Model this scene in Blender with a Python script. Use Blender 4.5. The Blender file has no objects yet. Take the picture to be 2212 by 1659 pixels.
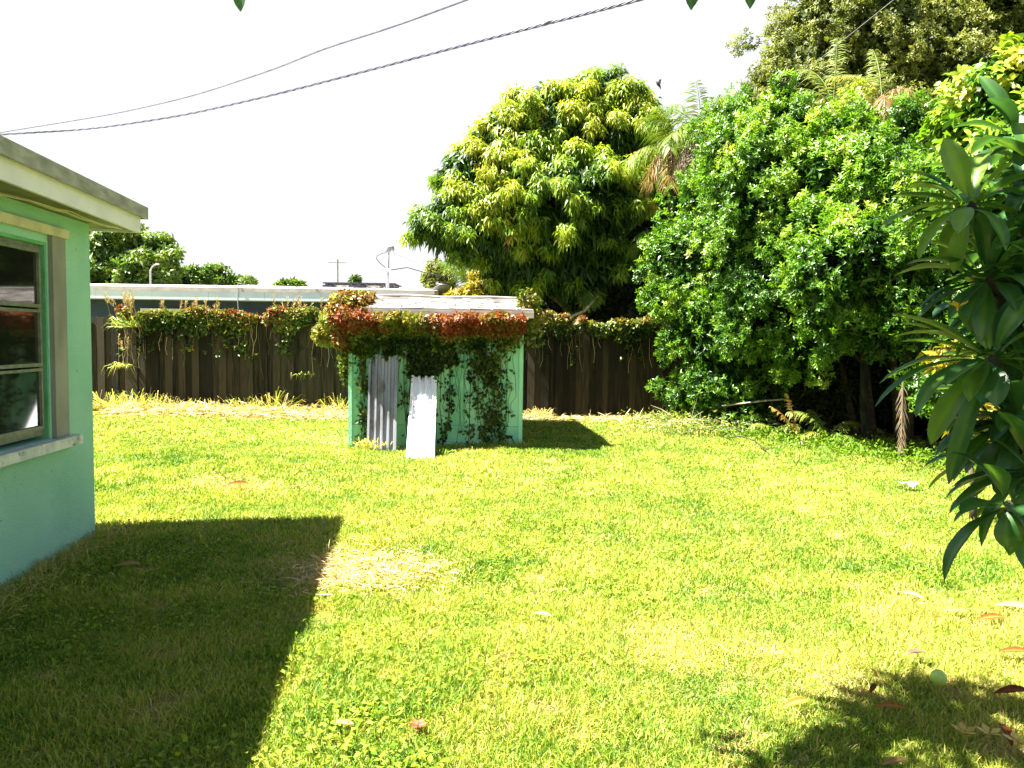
import bpy, math, random
import numpy as np
from mathutils import Vector, Matrix
C = bpy.context.scene
col = C.collection
R = math.radians
rng = np.random.default_rng(11)
random.seed(5)

# ---------------- camera ----------------
F0 = 1600.0; CX, CY = 1106.0, 829.5; EYE = 1.5
pit = R(3.49); rol = R(0.8)
FW = Vector((0, math.cos(pit), -math.sin(pit)))
up0 = Vector((0, math.sin(pit), math.cos(pit))); r0 = Vector((1, 0, 0))
RT = r0*math.cos(rol) + up0*math.sin(rol); UP = -r0*math.sin(rol) + up0*math.cos(rol)
cam = bpy.data.objects.new('camera', bpy.data.cameras.new('camera')); col.objects.link(cam)
cam.matrix_world = Matrix(((RT.x, UP.x, -FW.x, 0), (RT.y, UP.y, -FW.y, 0), (RT.z, UP.z, -FW.z, EYE), (0, 0, 0, 1)))
cam.data.sensor_width = 36; cam.data.lens = 36*F0/2212; cam.data.clip_end = 2000; cam.data.clip_start = 0.05
C.camera = cam

# ---------------- light ----------------
SEL, SAZ = R(58.5), R(6.5)
sdir = Vector((-math.cos(SAZ)*math.cos(SEL), -math.sin(SAZ)*math.cos(SEL), math.sin(SEL)))
sun = bpy.data.objects.new('sun', bpy.data.lights.new('sun', 'SUN')); col.objects.link(sun)
sun.rotation_euler = sdir.to_track_quat('Z', 'Y').to_euler()
sun.data.energy = 5.0; sun.data.angle = R(0.5); sun.data.color = (1, .95, .84)
w = bpy.data.worlds.new('World'); C.world = w; w.use_nodes = True
nt = w.node_tree; bg = nt.nodes['Background']
sky = nt.nodes.new('ShaderNodeTexSky'); sky.sky_type = 'NISHITA'; sky.sun_disc = False
sky.sun_elevation = SEL; sky.sun_rotation = math.atan2(sdir.x, sdir.y)
sky.air_density = 1.0; sky.dust_density = 1.0; sky.ozone_density = 1.0
# hazy white horizon that thins out towards a darker blue zenith
tcw = nt.nodes.new('ShaderNodeTexCoord'); sx = nt.nodes.new('ShaderNodeSeparateXYZ'); nt.links.new(tcw.outputs['Generated'], sx.inputs[0])
mr = nt.nodes.new('ShaderNodeMapRange'); mr.interpolation_type = 'SMOOTHSTEP'; nt.links.new(sx.outputs['Z'], mr.inputs[0])
mr.inputs[1].default_value = .43; mr.inputs[2].default_value = .53; mr.inputs[3].default_value = 1; mr.inputs[4].default_value = 0
bw = nt.nodes.new('ShaderNodeMix'); bw.data_type = 'RGBA'; nt.links.new(mr.outputs[0], bw.inputs[0])
dim = nt.nodes.new('ShaderNodeMix'); dim.data_type = 'RGBA'; dim.blend_type = 'MULTIPLY'; dim.inputs[0].default_value = 1; dim.inputs[7].default_value = (.5, .52, .55, 1)
nt.links.new(sky.outputs[0], dim.inputs[6]); nt.links.new(dim.outputs[2], bw.inputs[6]); bw.inputs[7].default_value = (2.98, 3.05, 3.15, 1)
nt.links.new(bw.outputs[2], bg.inputs[0]); bg.inputs[1].default_value = 0.05
C.view_settings.view_transform = 'Standard'; C.view_settings.look = 'None'
C.view_settings.gamma = 1; C.view_settings.use_curve_mapping = False
C.view_settings.exposure = 2.8

# ---------------- helpers ----------------
def ray(u, v): return FW + RT*((u-CX)/F0) + UP*((CY-v)/F0)
def P(u, v, Y):
    d = ray(u, v); return Vector((0, 0, EYE)) + d*(Y/d.y)
def G(u, v, z=0.0):
    d = ray(u, v); return Vector((0, 0, EYE)) + d*((z-EYE)/d.z)

def tag(o, label=None, cat=None, group=None, kind=None):
    if label: o['label'] = label
    if cat: o['category'] = cat
    if group: o['group'] = group
    if kind: o['kind'] = kind
    return o
def thing(name, loc, label, cat, group=None, rz=0):
    o = bpy.data.objects.new(name, None); col.objects.link(o); o.location = loc; o.rotation_euler.z = rz
    o.empty_display_size = .2
    return tag(o, label, cat, group)

def link_mesh(name, me, mat, parent=None, world=True, smooth=False):
    o = bpy.data.objects.new(name, me); col.objects.link(o)
    if mat: me.materials.append(mat)
    if parent:
        o.parent = parent
        if world:
            root = parent; L = Vector(parent.location)
            while root.parent: root = root.parent; L = L + Vector(root.location)
            o.location = -L
    if smooth: me.shade_smooth()
    return o

class MB:
    def __init__(s): s.v = []; s.f = []; s.t = []
    def add(s, vs, fs, tone=.5):
        n = len(s.v); s.v += [tuple(q) for q in vs]; s.f += [tuple(i+n for i in f) for f in fs]; s.t += [tone]*len(vs); return s
    def box(s, c, d, rz=0, tone=.5, rx=0):
        c = Vector(c); m = Matrix.Rotation(rz, 3, 'Z') @ Matrix.Rotation(rx, 3, 'X')
        vs = [c + m @ Vector((a*d[0]/2, b*d[1]/2, e*d[2]/2)) for a in (-1, 1) for b in (-1, 1) for e in (-1, 1)]
        return s.add(vs, [(0,1,3,2), (4,6,7,5), (0,4,5,1), (2,3,7,6), (0,2,6,4), (1,5,7,3)], tone)
    def tube(s, pts, rad, n=8, tone=.5):
        pts = [Vector(p) for p in pts]
        if not isinstance(rad, (list, tuple)): rad = [rad]*len(pts)
        vs = []; fs = []; a0 = None
        for i, p in enumerate(pts):
            t = (pts[min(i+1, len(pts)-1)] - pts[max(i-1, 0)]).normalized()
            if a0 is None: a0 = t.orthogonal().normalized()
            a = (a0 - t*a0.dot(t)).normalized(); b = t.cross(a); a0 = a
            for k in range(n):
                th = 2*math.pi*k/n; vs.append(p + (a*math.cos(th) + b*math.sin(th))*rad[i])
        for i in range(len(pts)-1):
            for k in range(n):
                fs.append((i*n+k, i*n+(k+1) % n, (i+1)*n+(k+1) % n, (i+1)*n+k))
        fs.append(tuple(range(n))[::-1]); fs.append(tuple((len(pts)-1)*n+k for k in range(n)))
        return s.add(vs, fs, tone)
    def lathe(s, c, prof, n=20, tone=.5):
        c = Vector(c); vs = []; fs = []
        for r_, z in prof:
            for k in range(n): vs.append(c + Vector((r_*math.cos(2*math.pi*k/n), r_*math.sin(2*math.pi*k/n), z)))
        for i in range(len(prof)-1):
            for k in range(n): fs.append((i*n+k, i*n+(k+1) % n, (i+1)*n+(k+1) % n, (i+1)*n+k))
        return s.add(vs, fs, tone)
    def build(s, name, mat, parent=None, smooth=False):
        me = bpy.data.meshes.new(name); me.from_pydata(s.v, [], s.f); me.update()
        a = me.attributes.new('tone', 'FLOAT', 'POINT'); a.data.foreach_set('value', np.array(s.t, dtype=np.float32))
        return link_mesh(name, me, mat, parent, smooth=smooth)

def np_mesh(name, V, faces, tone, mat, parent=None, smooth=False):
    """V (M,3); faces = list of (K,n) int arrays"""
    me = bpy.data.meshes.new(name)
    me.vertices.add(len(V)); me.vertices.foreach_set('co', V.astype(np.float32).ravel())
    nl = sum(f.size for f in faces); npoly = sum(len(f) for f in faces)
    me.loops.add(nl); me.polygons.add(npoly)
    me.loops.foreach_set('vertex_index', np.concatenate([f.ravel() for f in faces]).astype(np.int32))
    cnt = np.concatenate([np.full(len(f), f.shape[1]) for f in faces])
    st = np.concatenate([[0], np.cumsum(cnt)[:-1]])
    me.polygons.foreach_set('loop_start', st.astype(np.int32))
    me.update(calc_edges=True)
    a = me.attributes.new('tone', 'FLOAT', 'POINT'); a.data.foreach_set('value', tone.astype(np.float32))
    return link_mesh(name, me, mat, parent, smooth=smooth)

def nrmz(a): return a/np.maximum(np.linalg.norm(a, axis=-1, keepdims=True), 1e-9)

def leaves(name, pos, d, n, L, W, tone, mat, parent=None, kind='rhomb', droop=0.3, fold=.25):
    d = nrmz(d); n = nrmz(n - d*np.sum(n*d, 1, keepdims=True)); s = np.cross(d, n)
    L = np.broadcast_to(L, (len(pos),))[:, None]; W = np.broadcast_to(W, (len(pos),))[:, None]
    N = len(pos); i = np.arange(N)[:, None]
    if kind == 'rhomb':
        mid = pos + d*L*.45
        V = np.stack([pos, mid+s*W*.5+n*W*fold, pos+d*L-n*L*.12, mid-s*W*.5+n*W*fold], 1)
        fs = [(np.array([[0, 1, 2]]) + i*4), (np.array([[0, 2, 3]]) + i*4)]; k = 4
    else:
        dz = np.zeros_like(d); dz[:, 2] = -1
        p1 = pos + d*L*.3 + dz*L*.06*droop; p2 = pos + d*L*.68 + dz*L*.3*droop; p3 = pos + d*L*.95 + dz*L*.75*droop
        V = np.stack([pos, p1+s*W*.5+n*W*fold, p1-s*W*.5+n*W*fold, p2+s*W*.42+n*W*fold*.8, p2-s*W*.42+n*W*fold*.8, p3], 1)
        fs = [(np.array([[0, 1, 2], [3, 5, 4]])[None] + i[:, :, None]*6).reshape(-1, 3), np.array([[1, 3, 4, 2]]) + i*6]; k = 6
    return np_mesh(name, V.reshape(-1, 3), fs, np.repeat(tone, k), mat, parent)

_fr = rng.normal(size=(7, 3)); _ph = rng.uniform(0, 6.28, 7)
def noise(p, f, seed=0):
    q = p*f; s = 0
    for k in range(7): s = s + np.sin(q @ _fr[(k+seed) % 7] * (1+.25*k) + _ph[k]*(1+seed))
    return s/3.2   # about -1..1
def unit(n): return nrmz(rng.normal(size=(n, 3)))

# ---------------- materials ----------------
def newmat(name):
    m = bpy.data.materials.new(name); m.use_nodes = True; nt = m.node_tree
    return m, nt, nt.nodes['Principled BSDF'], nt.nodes['Material Output']
def ramp(nt, stops, src, interp='LINEAR'):
    r = nt.nodes.new('ShaderNodeValToRGB'); r.color_ramp.interpolation = interp; e = r.color_ramp.elements
    e[0].position, e[0].color = stops[0][0], (*stops[0][1], 1)
    e[1].position, e[1].color = stops[-1][0], (*stops[-1][1], 1)
    for p, c in stops[1:-1]:
        x = e.new(p); x.color = (*c, 1)
    nt.links.new(src, r.inputs[0]); return r
def leafmat(name, stops, tr=.35, rough=.42, spec=.5, tboost=1.2):
    m, nt, b, out = newmat(name)
    at = nt.nodes.new('ShaderNodeAttribute'); at.attribute_name = 'tone'
    g = nt.nodes.new('ShaderNodeNewGeometry')
    ma = nt.nodes.new('ShaderNodeMath'); ma.operation = 'MULTIPLY_ADD'; ma.inputs[1].default_value = .22; ma.inputs[2].default_value = -.11
    nt.links.new(g.outputs['Random Per Island'], ma.inputs[0])
    ad = nt.nodes.new('ShaderNodeMath'); ad.operation = 'ADD'; nt.links.new(at.outputs['Fac'], ad.inputs[0]); nt.links.new(ma.outputs[0], ad.inputs[1])
    r = ramp(nt, stops, ad.outputs[0]); nt.links.new(r.outputs[0], b.inputs['Base Color'])
    b.inputs['Roughness'].default_value = rough; b.inputs['Specular IOR Level'].default_value = spec
    t = nt.nodes.new('ShaderNodeBsdfTranslucent')
    mx = nt.nodes.new('ShaderNodeMix'); mx.data_type = 'RGBA'; mx.blend_type = 'MULTIPLY'; mx.inputs[0].default_value = 1
    nt.links.new(r.outputs[0], mx.inputs[6]); mx.inputs[7].default_value = (1.15*tboost, 1.15*tboost, .5*tboost, 1)
    nt.links.new(mx.outputs[2], t.inputs[0])
    s = nt.nodes.new('ShaderNodeMixShader'); s.inputs[0].default_value = tr
    nt.links.new(b.outputs[0], s.inputs[1]); nt.links.new(t.outputs[0], s.inputs[2]); nt.links.new(s.outputs[0], out.inputs[0])
    return m
def noisemat(name, c1, c2, scale=4, stretch=(1, 1, 1), rough=.8, bump=.2, bscale=60, metallic=0, detail=6, lo=.35, hi=.65, tone=0, spec=.3, c3=None, s3=1.2, specks=None):
    m, nt, b, out = newmat(name)
    tc = nt.nodes.new('ShaderNodeTexCoord'); mp = nt.nodes.new('ShaderNodeMapping'); mp.inputs['Scale'].default_value = stretch
    nt.links.new(tc.outputs['Object'], mp.inputs[0])
    n = nt.nodes.new('ShaderNodeTexNoise'); n.inputs['Scale'].default_value = scale; n.inputs['Detail'].default_value = detail
    nt.links.new(mp.outputs[0], n.inputs[0])
    src = n.outputs[0]
    if tone:
        at = nt.nodes.new('ShaderNodeAttribute'); at.attribute_name = 'tone'
        q = nt.nodes.new('ShaderNodeMath'); q.operation = 'MULTIPLY_ADD'; q.inputs[1].default_value = tone; q.inputs[2].default_value = -tone/2
        nt.links.new(at.outputs['Fac'], q.inputs[0])
        q2 = nt.nodes.new('ShaderNodeMath'); q2.operation = 'ADD'; nt.links.new(q.outputs[0], q2.inputs[0]); nt.links.new(src, q2.inputs[1]); src = q2.outputs[0]
    r = ramp(nt, [(lo, c1), (hi, c2)], src); colr = r.outputs[0]
    if c3:
        n3 = nt.nodes.new('ShaderNodeTexNoise'); n3.inputs['Scale'].default_value = s3; n3.inputs['Detail'].default_value = 8; n3.inputs['Roughness'].default_value = .7
        nt.links.new(mp.outputs[0], n3.inputs[0]); r3 = ramp(nt, [(.56, (0, 0, 0)), (.68, (1, 1, 1))], n3.outputs[0])
        mx = nt.nodes.new('ShaderNodeMix'); mx.data_type = 'RGBA'; nt.links.new(r3.outputs[0], mx.inputs[0]); nt.links.new(colr, mx.inputs[6]); mx.inputs[7].default_value = (*c3, 1)
        colr = mx.outputs[2]
    if specks:
        n4 = nt.nodes.new('ShaderNodeTexNoise'); n4.inputs['Scale'].default_value = 22; n4.inputs['Detail'].default_value = 3
        nt.links.new(mp.outputs[0], n4.inputs[0]); r4 = ramp(nt, [(.72, (0, 0, 0)), (.76, (1, 1, 1))], n4.outputs[0])
        mx = nt.nodes.new('ShaderNodeMix'); mx.data_type = 'RGBA'; nt.links.new(r4.outputs[0], mx.inputs[0]); nt.links.new(colr, mx.inputs[6]); mx.inputs[7].default_value = (*specks, 1)
        colr = mx.outputs[2]
    nt.links.new(colr, b.inputs['Base Color'])
    b.inputs['Roughness'].default_value = rough; b.inputs['Metallic'].default_value = metallic; b.inputs['Specular IOR Level'].default_value = spec
    if bump:
        n2 = nt.nodes.new('ShaderNodeTexNoise'); n2.inputs['Scale'].default_value = bscale; n2.inputs['Detail'].default_value = 4
        nt.links.new(mp.outputs[0], n2.inputs[0])
        bp = nt.nodes.new('ShaderNodeBump'); bp.inputs['Strength'].default_value = bump; bp.inputs['Distance'].default_value = .01
        nt.links.new(n2.outputs[0], bp.inputs['Height']); nt.links.new(bp.outputs[0], b.inputs['Normal'])
    return m

M = {}
M['ground'] = noisemat('soil and thatch', (.06, .065, .02), (.17, .20, .04), 3, rough=.95, bump=.6, bscale=40, c3=(.32, .25, .13), s3=.9)
M['grass'] = leafmat('lawn grass', [(0, (.03, .10, .008)), (.35, (.13, .24, .02)), (.6, (.36, .41, .055)), (.8, (.46, .38, .12)), (1, (.50, .37, .19))], tr=.32, rough=.5, spec=.3)
M['weed'] = leafmat('lawn weeds', [(0, (.09, .18, .01)), (1, (.30, .38, .03))], tr=.35, rough=.6, spec=.2)
M['straw'] = leafmat('dry straw', [(0, (.05, .03, .012)), (.12, (.16, .10, .03)), (.5, (.42, .30, .12)), (1, (.66, .54, .30))], tr=.2, rough=.6)
M['stucco'] = noisemat('turquoise stucco', (.26, .55, .43), (.32, .61, .49), 2.2, rough=.9, bump=1.0, bscale=90, c3=(.22, .46, .36), s3=1.6, specks=(.03, .09, .05))
M['stuccodark'] = noisemat('darker turquoise stucco', (.10, .34, .15), (.15, .46, .25), 8, rough=.9, bump=.5, bscale=120)  # darker, greener stucco, only on the window reveal
M['shedpaint'] = noisemat('mint painted boards', (.20, .56, .36), (.34, .70, .50), 2.5, (2, 2, .5), rough=.75, bump=.3, bscale=40, c3=(.16, .36, .20), s3=1.6, tone=.5)
M['fascia'] = noisemat('cream fascia', (.66, .66, .78), (.76, .76, .86), 4, rough=.7, bump=.1)
M['drip'] = noisemat('grey roof edge', (.22, .22, .20), (.36, .36, .34), 7, (1, 1, 3), rough=.7, bump=.2)
M['soffit'] = noisemat('soffit boards', (.16, .17, .12), (.26, .27, .2), 6, rough=.9)
M['cream'] = noisemat('cream track', (.45, .42, .28), (.58, .55, .38), 9, rough=.6)
M['greytrim'] = noisemat('grey trim', (.20, .20, .18), (.30, .30, .27), 5, (1, 1, .4), rough=.6)
M['alu'] = noisemat('aged window aluminium', (.13, .16, .12), (.22, .24, .18), 20, rough=.5, metallic=.2)
M['sill'] = noisemat('stained sill', (.45, .5, .48), (.65, .68, .66), 12, rough=.7, c3=(.05, .14, .12), s3=10)
m, nt, b, out = newmat('window glass'); M['glass'] = m
b.inputs['Base Color'].default_value = (.012, .014, .012, 1); b.inputs['Roughness'].default_value = .04; b.inputs['IOR'].default_value = 2.15; b.inputs['Specular IOR Level'].default_value = .6
M['blue'] = noisemat('slate blue wall', (.028, .045, .10), (.04, .062, .13), 4, rough=.8)
M['nroof'] = noisemat('pale flat roof', (.50, .45, .42), (.68, .63, .6), 2, rough=.8, c3=(.36, .28, .25), s3=1.2)
M['nband'] = noisemat('roof edge strip', (.42, .36, .38), (.55, .5, .5), 5, rough=.8)
M['white'] = noisemat('white paint', (.62, .72, .86), (.70, .79, .92), 3, rough=.6, bump=.05)
M['wframe'] = noisemat('white window frame', (.6, .6, .58), (.72, .72, .7), 5, rough=.5, bump=0)
M['fence'] = noisemat('weathered fence wood', (.011, .009, .005), (.048, .038, .024), 3, (9, 9, .7), rough=.9, bump=.5, bscale=30, tone=.5, c3=(.016, .020, .006), s3=.8)
M['bark'] = noisemat('bark', (.03, .022, .013), (.09, .07, .04), 8, (2, 2, .6), rough=.95, bump=.8, bscale=25)
M['darkbark'] = noisemat('dark bark', (.010, .010, .007), (.035, .033, .022), 8, (2, 2, .6), rough=.95, bump=.8, bscale=25)
M['palebark'] = noisemat('pale bark', (.25, .22, .15), (.45, .42, .32), 10, rough=.9, bump=.5)
M['palmtrunk'] = noisemat('palm cane', (.025, .018, .008), (.075, .055, .028), 5, (1, 1, 4), rough=.9, bump=.6, bscale=20)
M['galv'] = noisemat('galvanised steel', (.20, .205, .24), (.31, .315, .36), 6, (1, 1, .25), rough=.45, bump=.05, metallic=.3, c3=(.10, .075, .06), s3=4)
M['galvlight'] = noisemat('bright galvanised steel', (.78, .78, .84), (.88, .88, .92), 6, (1, 1, .25), rough=.5, bump=.05, c3=(.5, .46, .44), s3=5)
M['shingle'] = None
M['eave'] = noisemat('weathered eave board', (.30, .25, .2), (.5, .45, .4), 9, (.5, 3, 3), rough=.9)
M['black'] = noisemat('black cable', (.02, .02, .035), (.035, .035, .06), 5, rough=.6, bump=0)
M['cable'] = noisemat('twisted cable', (.07, .07, .13), (.13, .13, .2), 5, rough=.5, bump=0)
M['steel'] = noisemat('grey conduit', (.22, .22, .25), (.34, .34, .38), 5, rough=.5, metallic=.3, bump=0)
M['dish'] = noisemat('grey dish', (.14, .15, .17), (.18, .19, .21), 3, rough=.5, bump=0)
M['deadleaf'] = leafmat('fallen leaf', [(0, (.06, .02, .008)), (.4, (.17, .05, .010)), (.6, (.28, .12, .015)), (.8, (.24, .15, .055)), (1, (.32, .22, .11))], tr=.1, rough=.7, spec=.1)
M['vine'] = leafmat('creeper leaves', [(0, (.008, .022, .004)), (.3, (.06, .11, .012)), (.5, (.24, .27, .03)), (.62, (.20, .13, .04)), (.8, (.23, .075, .028)), (1, (.30, .05, .02))], tr=.3, rough=.45, spec=.35)
M['mango'] = leafmat('mango leaves', [(0, (.008, .024, .004)), (.35, (.045, .11, .008)), (.6, (.16, .27, .015)), (.8, (.34, .39, .03)), (.92, (.38, .20, .05)), (1, (.45, .15, .05))], tr=.35, rough=.42, spec=.35)
M['hedge'] = leafmat('hedge leaves', [(0, (.008, .030, .004)), (.4, (.042, .125, .010)), (.7, (.14, .28, .02)), (.9, (.27, .38, .05)), (1, (.38, .38, .07))], tr=.35, rough=.36, spec=.5)
M['oak'] = leafmat('oak leaves', [(0, (.018, .034, .012)), (.5, (.075, .105, .025)), (1, (.20, .22, .05))], tr=.35, rough=.5, spec=.3)
M['fartree'] = leafmat('far tree leaves', [(0, (.018, .045, .012)), (.5, (.06, .13, .018)), (1, (.18, .26, .03))], tr=.3, rough=.5)
M['bright'] = leafmat('bright leaves', [(0, (.012, .045, .005)), (.4, (.06, .17, .01)), (.75, (.20, .32, .02)), (1, (.46, .38, .05))], tr=.4, rough=.4, spec=.35)
M['croton'] = leafmat('yellow leaves', [(0, (.04, .07, .006)), (1, (.36, .29, .015))], tr=.3)
M['palm'] = leafmat('palm leaflets', [(0, (.03, .08, .012)), (.4, (.12, .20, .025)), (.65, (.22, .23, .04)), (.85, (.26, .13, .03)), (1, (.20, .16, .11))], tr=.3, rough=.5, spec=.3)
M['plum'] = leafmat('plumeria leaves', [(0, (.02, .06, .02)), (.5, (.045, .13, .03)), (1, (.16, .28, .03))], tr=.32, rough=.33, spec=.5)
M['flower'] = leafmat('yellow petals', [(0, (.42, .24, .015)), (1, (.55, .42, .10))], tr=.2)
M['redflower'] = leafmat('red petals', [(0, (.6, .05, .03)), (1, (.75, .12, .05))], tr=.2)

# ---------------- ground ----------------
def make_ground():
    nx, ny = 90, 90
    xs = np.concatenate([[-400, -120, -40], np.linspace(-14, 14, nx-6), [40, 120, 400]])
    ys = np.concatenate([[-300, -60, -15], np.linspace(-6, 26, ny-6), [60, 200, 900]])
    X, Y = np.meshgrid(xs, ys); V = np.stack([X.ravel(), Y.ravel(), np.zeros(X.size)], 1)
    V[:, 2] = gz(V[:, 0], V[:, 1])
    i = np.arange(nx-1)[None, :] + np.arange(ny-1)[:, None]*nx; i = i.ravel()
    F = np.stack([i, i+1, i+nx+1, i+nx], 1)
    o = np_mesh('ground', V, [F], np.zeros(len(V)), M['ground'], smooth=True); tag(o, kind='structure')
def gz(x, y): return .018*np.sin(x*1.3+y*.7)+.014*np.sin(x*.6-y*1.9+1)-.02
make_ground()

# ---------------- house (left) ----------------
HA = R(5.5); HD = Vector((-math.sin(HA), math.cos(HA), 0)); HN = Vector((math.cos(HA), math.sin(HA), 0)); HC = Vector((-3.09, 5.44, 0))
def H(t, n, z): return HC + HD*t + HN*n + Vector((0, 0, z))    # t along wall (0 at far corner, negative towards camera), n outward
RQ = [0]
def hbox(mb, t0, t1, n0, n1, z0, z1, tone=.5):
    c = H((t0+t1)/2, (n0+n1)/2, (z0+z1)/2)
    if RQ[0]: piv = H(.3, .24, 0); c = piv + Matrix.Rotation(RQ[0], 3, 'Z') @ (c-piv)
    return mb.box(c, (n1-n0, t1-t0, z1-z0), HA+RQ[0], tone)
def build_house():
    h = thing('house', H(0, 0, 0), 'turquoise stucco house with grey roof edge and awning window, left of the lawn', 'house')
    w = MB()
    T0, T1, Z0, Z1 = -2.35, -.60, .80, 2.08
    hbox(w, T1, 0, -.2, 0, -.1, 2.29); hbox(w, T0, T1, -.2, 0, -.1, Z0); hbox(w, T0, T1, -.2, 0, Z1, 2.29); hbox(w, -10, T0, -.2, 0, -.1, 2.29)
    hbox(w, -.2, 0, -7, -.2, -.1, 2.29); hbox(w, -10, -9.8, -7, -.2, -.1, 2.29); hbox(w, -9.8, -.2, -7, -6.8, -.1, 2.29)
    w.build('wall', M['stucco'], h)
    hbox(MB(), T0, T1, -1.6, -1.5, .6, 2.2)
    RQ[0] = R(2.3); rf = MB(); hbox(rf, -10.3, .33, -7.3, .265, 2.40, 2.45); r = rf.build('roof', M['drip'], h)
    f = MB(); hbox(f, -10.3, .31, .215, .24, 2.275, 2.40); hbox(f, .285, .31, -7.3, .215, 2.275, 2.40); f.build('fascia', M['fascia'], r)
    d = MB(); hbox(d, -10.32, .35, .265, .285, 2.385, 2.475); hbox(d, .33, .35, -7.3, .265, 2.385, 2.475); d.build('drip_edge', M['drip'], r)
    s = MB(); hbox(s, -10.2, .285, -7.2, .215, 2.295, 2.315); s.build('soffit', M['soffit'], r); RQ[0] = 0
    # header track
    k = MB(); hbox(k, -2.9, -.36, 0.002, .035, 2.13, 2.19); k.build('shutter_track', M['cream'], h)
    for a in (-.58, -2.54): g = MB(); hbox(g, a, a+.17, 0.002, .03, .80, 2.128); g.build('window_trim', M['greytrim'], h)
    win = MB(); zs = [.87, 1.275, 1.65, 2.03]
    n0, n1 = -.075, -.03
    hbox(win, T1-.055, T1-.012, n0, n1, Z0+.03, Z1-.02); hbox(win, T0+.06, T0+.11, n0, n1, Z0+.03, Z1-.02)
    hbox(win, T0+.11, T1-.055, n0, n1, 2.025, 2.06); hbox(win, T0+.11, T1-.055, n0, n1, .83, .875)
    hbox(win, -1.52, -1.47, n0+.002, n1-.002, .875, 2.025)
    W = win.build('window', M['alu'], h)
    for i in range(3):
        fr = MB(); a, b_ = zs[i]+.006, zs[i+1]-.006
        for (ta, tb) in ((T0+.115, -1.525), (-1.465, T1-.06)):
            hbox(fr, ta, tb, n1, n1+.025, a, a+.022); hbox(fr, ta, tb, n1, n1+.025, b_-.018, b_); hbox(fr, ta, ta+.02, n1, n1+.024, a+.022, b_-.018); hbox(fr, tb-.02, tb, n1, n1+.024, a+.022, b_-.018)
        fr.build('sash', M['alu'], W)
        for (ta, tb) in ((T0+.115, -1.525), (-1.465, T1-.06)):
            p = MB(); hbox(p, ta+.02, tb-.02, n1+.002, n1+.008, a+.02, b_-.016); p.build('pane', M['glass'], W)
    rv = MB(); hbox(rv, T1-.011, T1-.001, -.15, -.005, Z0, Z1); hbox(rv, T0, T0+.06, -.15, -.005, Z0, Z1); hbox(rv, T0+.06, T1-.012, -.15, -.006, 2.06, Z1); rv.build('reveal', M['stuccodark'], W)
    bk = MB(); hbox(bk, T0, T1, -.19, -.17, Z0, Z1); bk.build('back_panel', M['black'], W)  # plain black panel closing the opening behind the panes
    si = MB(); hbox(si, -2.56, -.34, -.14, .07, .76, .798); hbox(si, -2.56, -.34, .07, .085, .735, .80); si.build('sill', M['sill'], W)
    cb = MB()
    pts = [H(-3+3*i/14, .02+.06*abs(math.sin(i*.8)) + (.12*i/14), 2.275-.018*math.sin(i*1.1)**2) for i in range(15)]
    cb.tube(pts, .006, 6); cb.tube([p+HN*.03+Vector((0, 0, -.004-.01*math.sin(i))) for i, p in enumerate(pts)], .004, 6)
    cb.build('eave_cable', M['cream'], h)
build_house()

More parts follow.
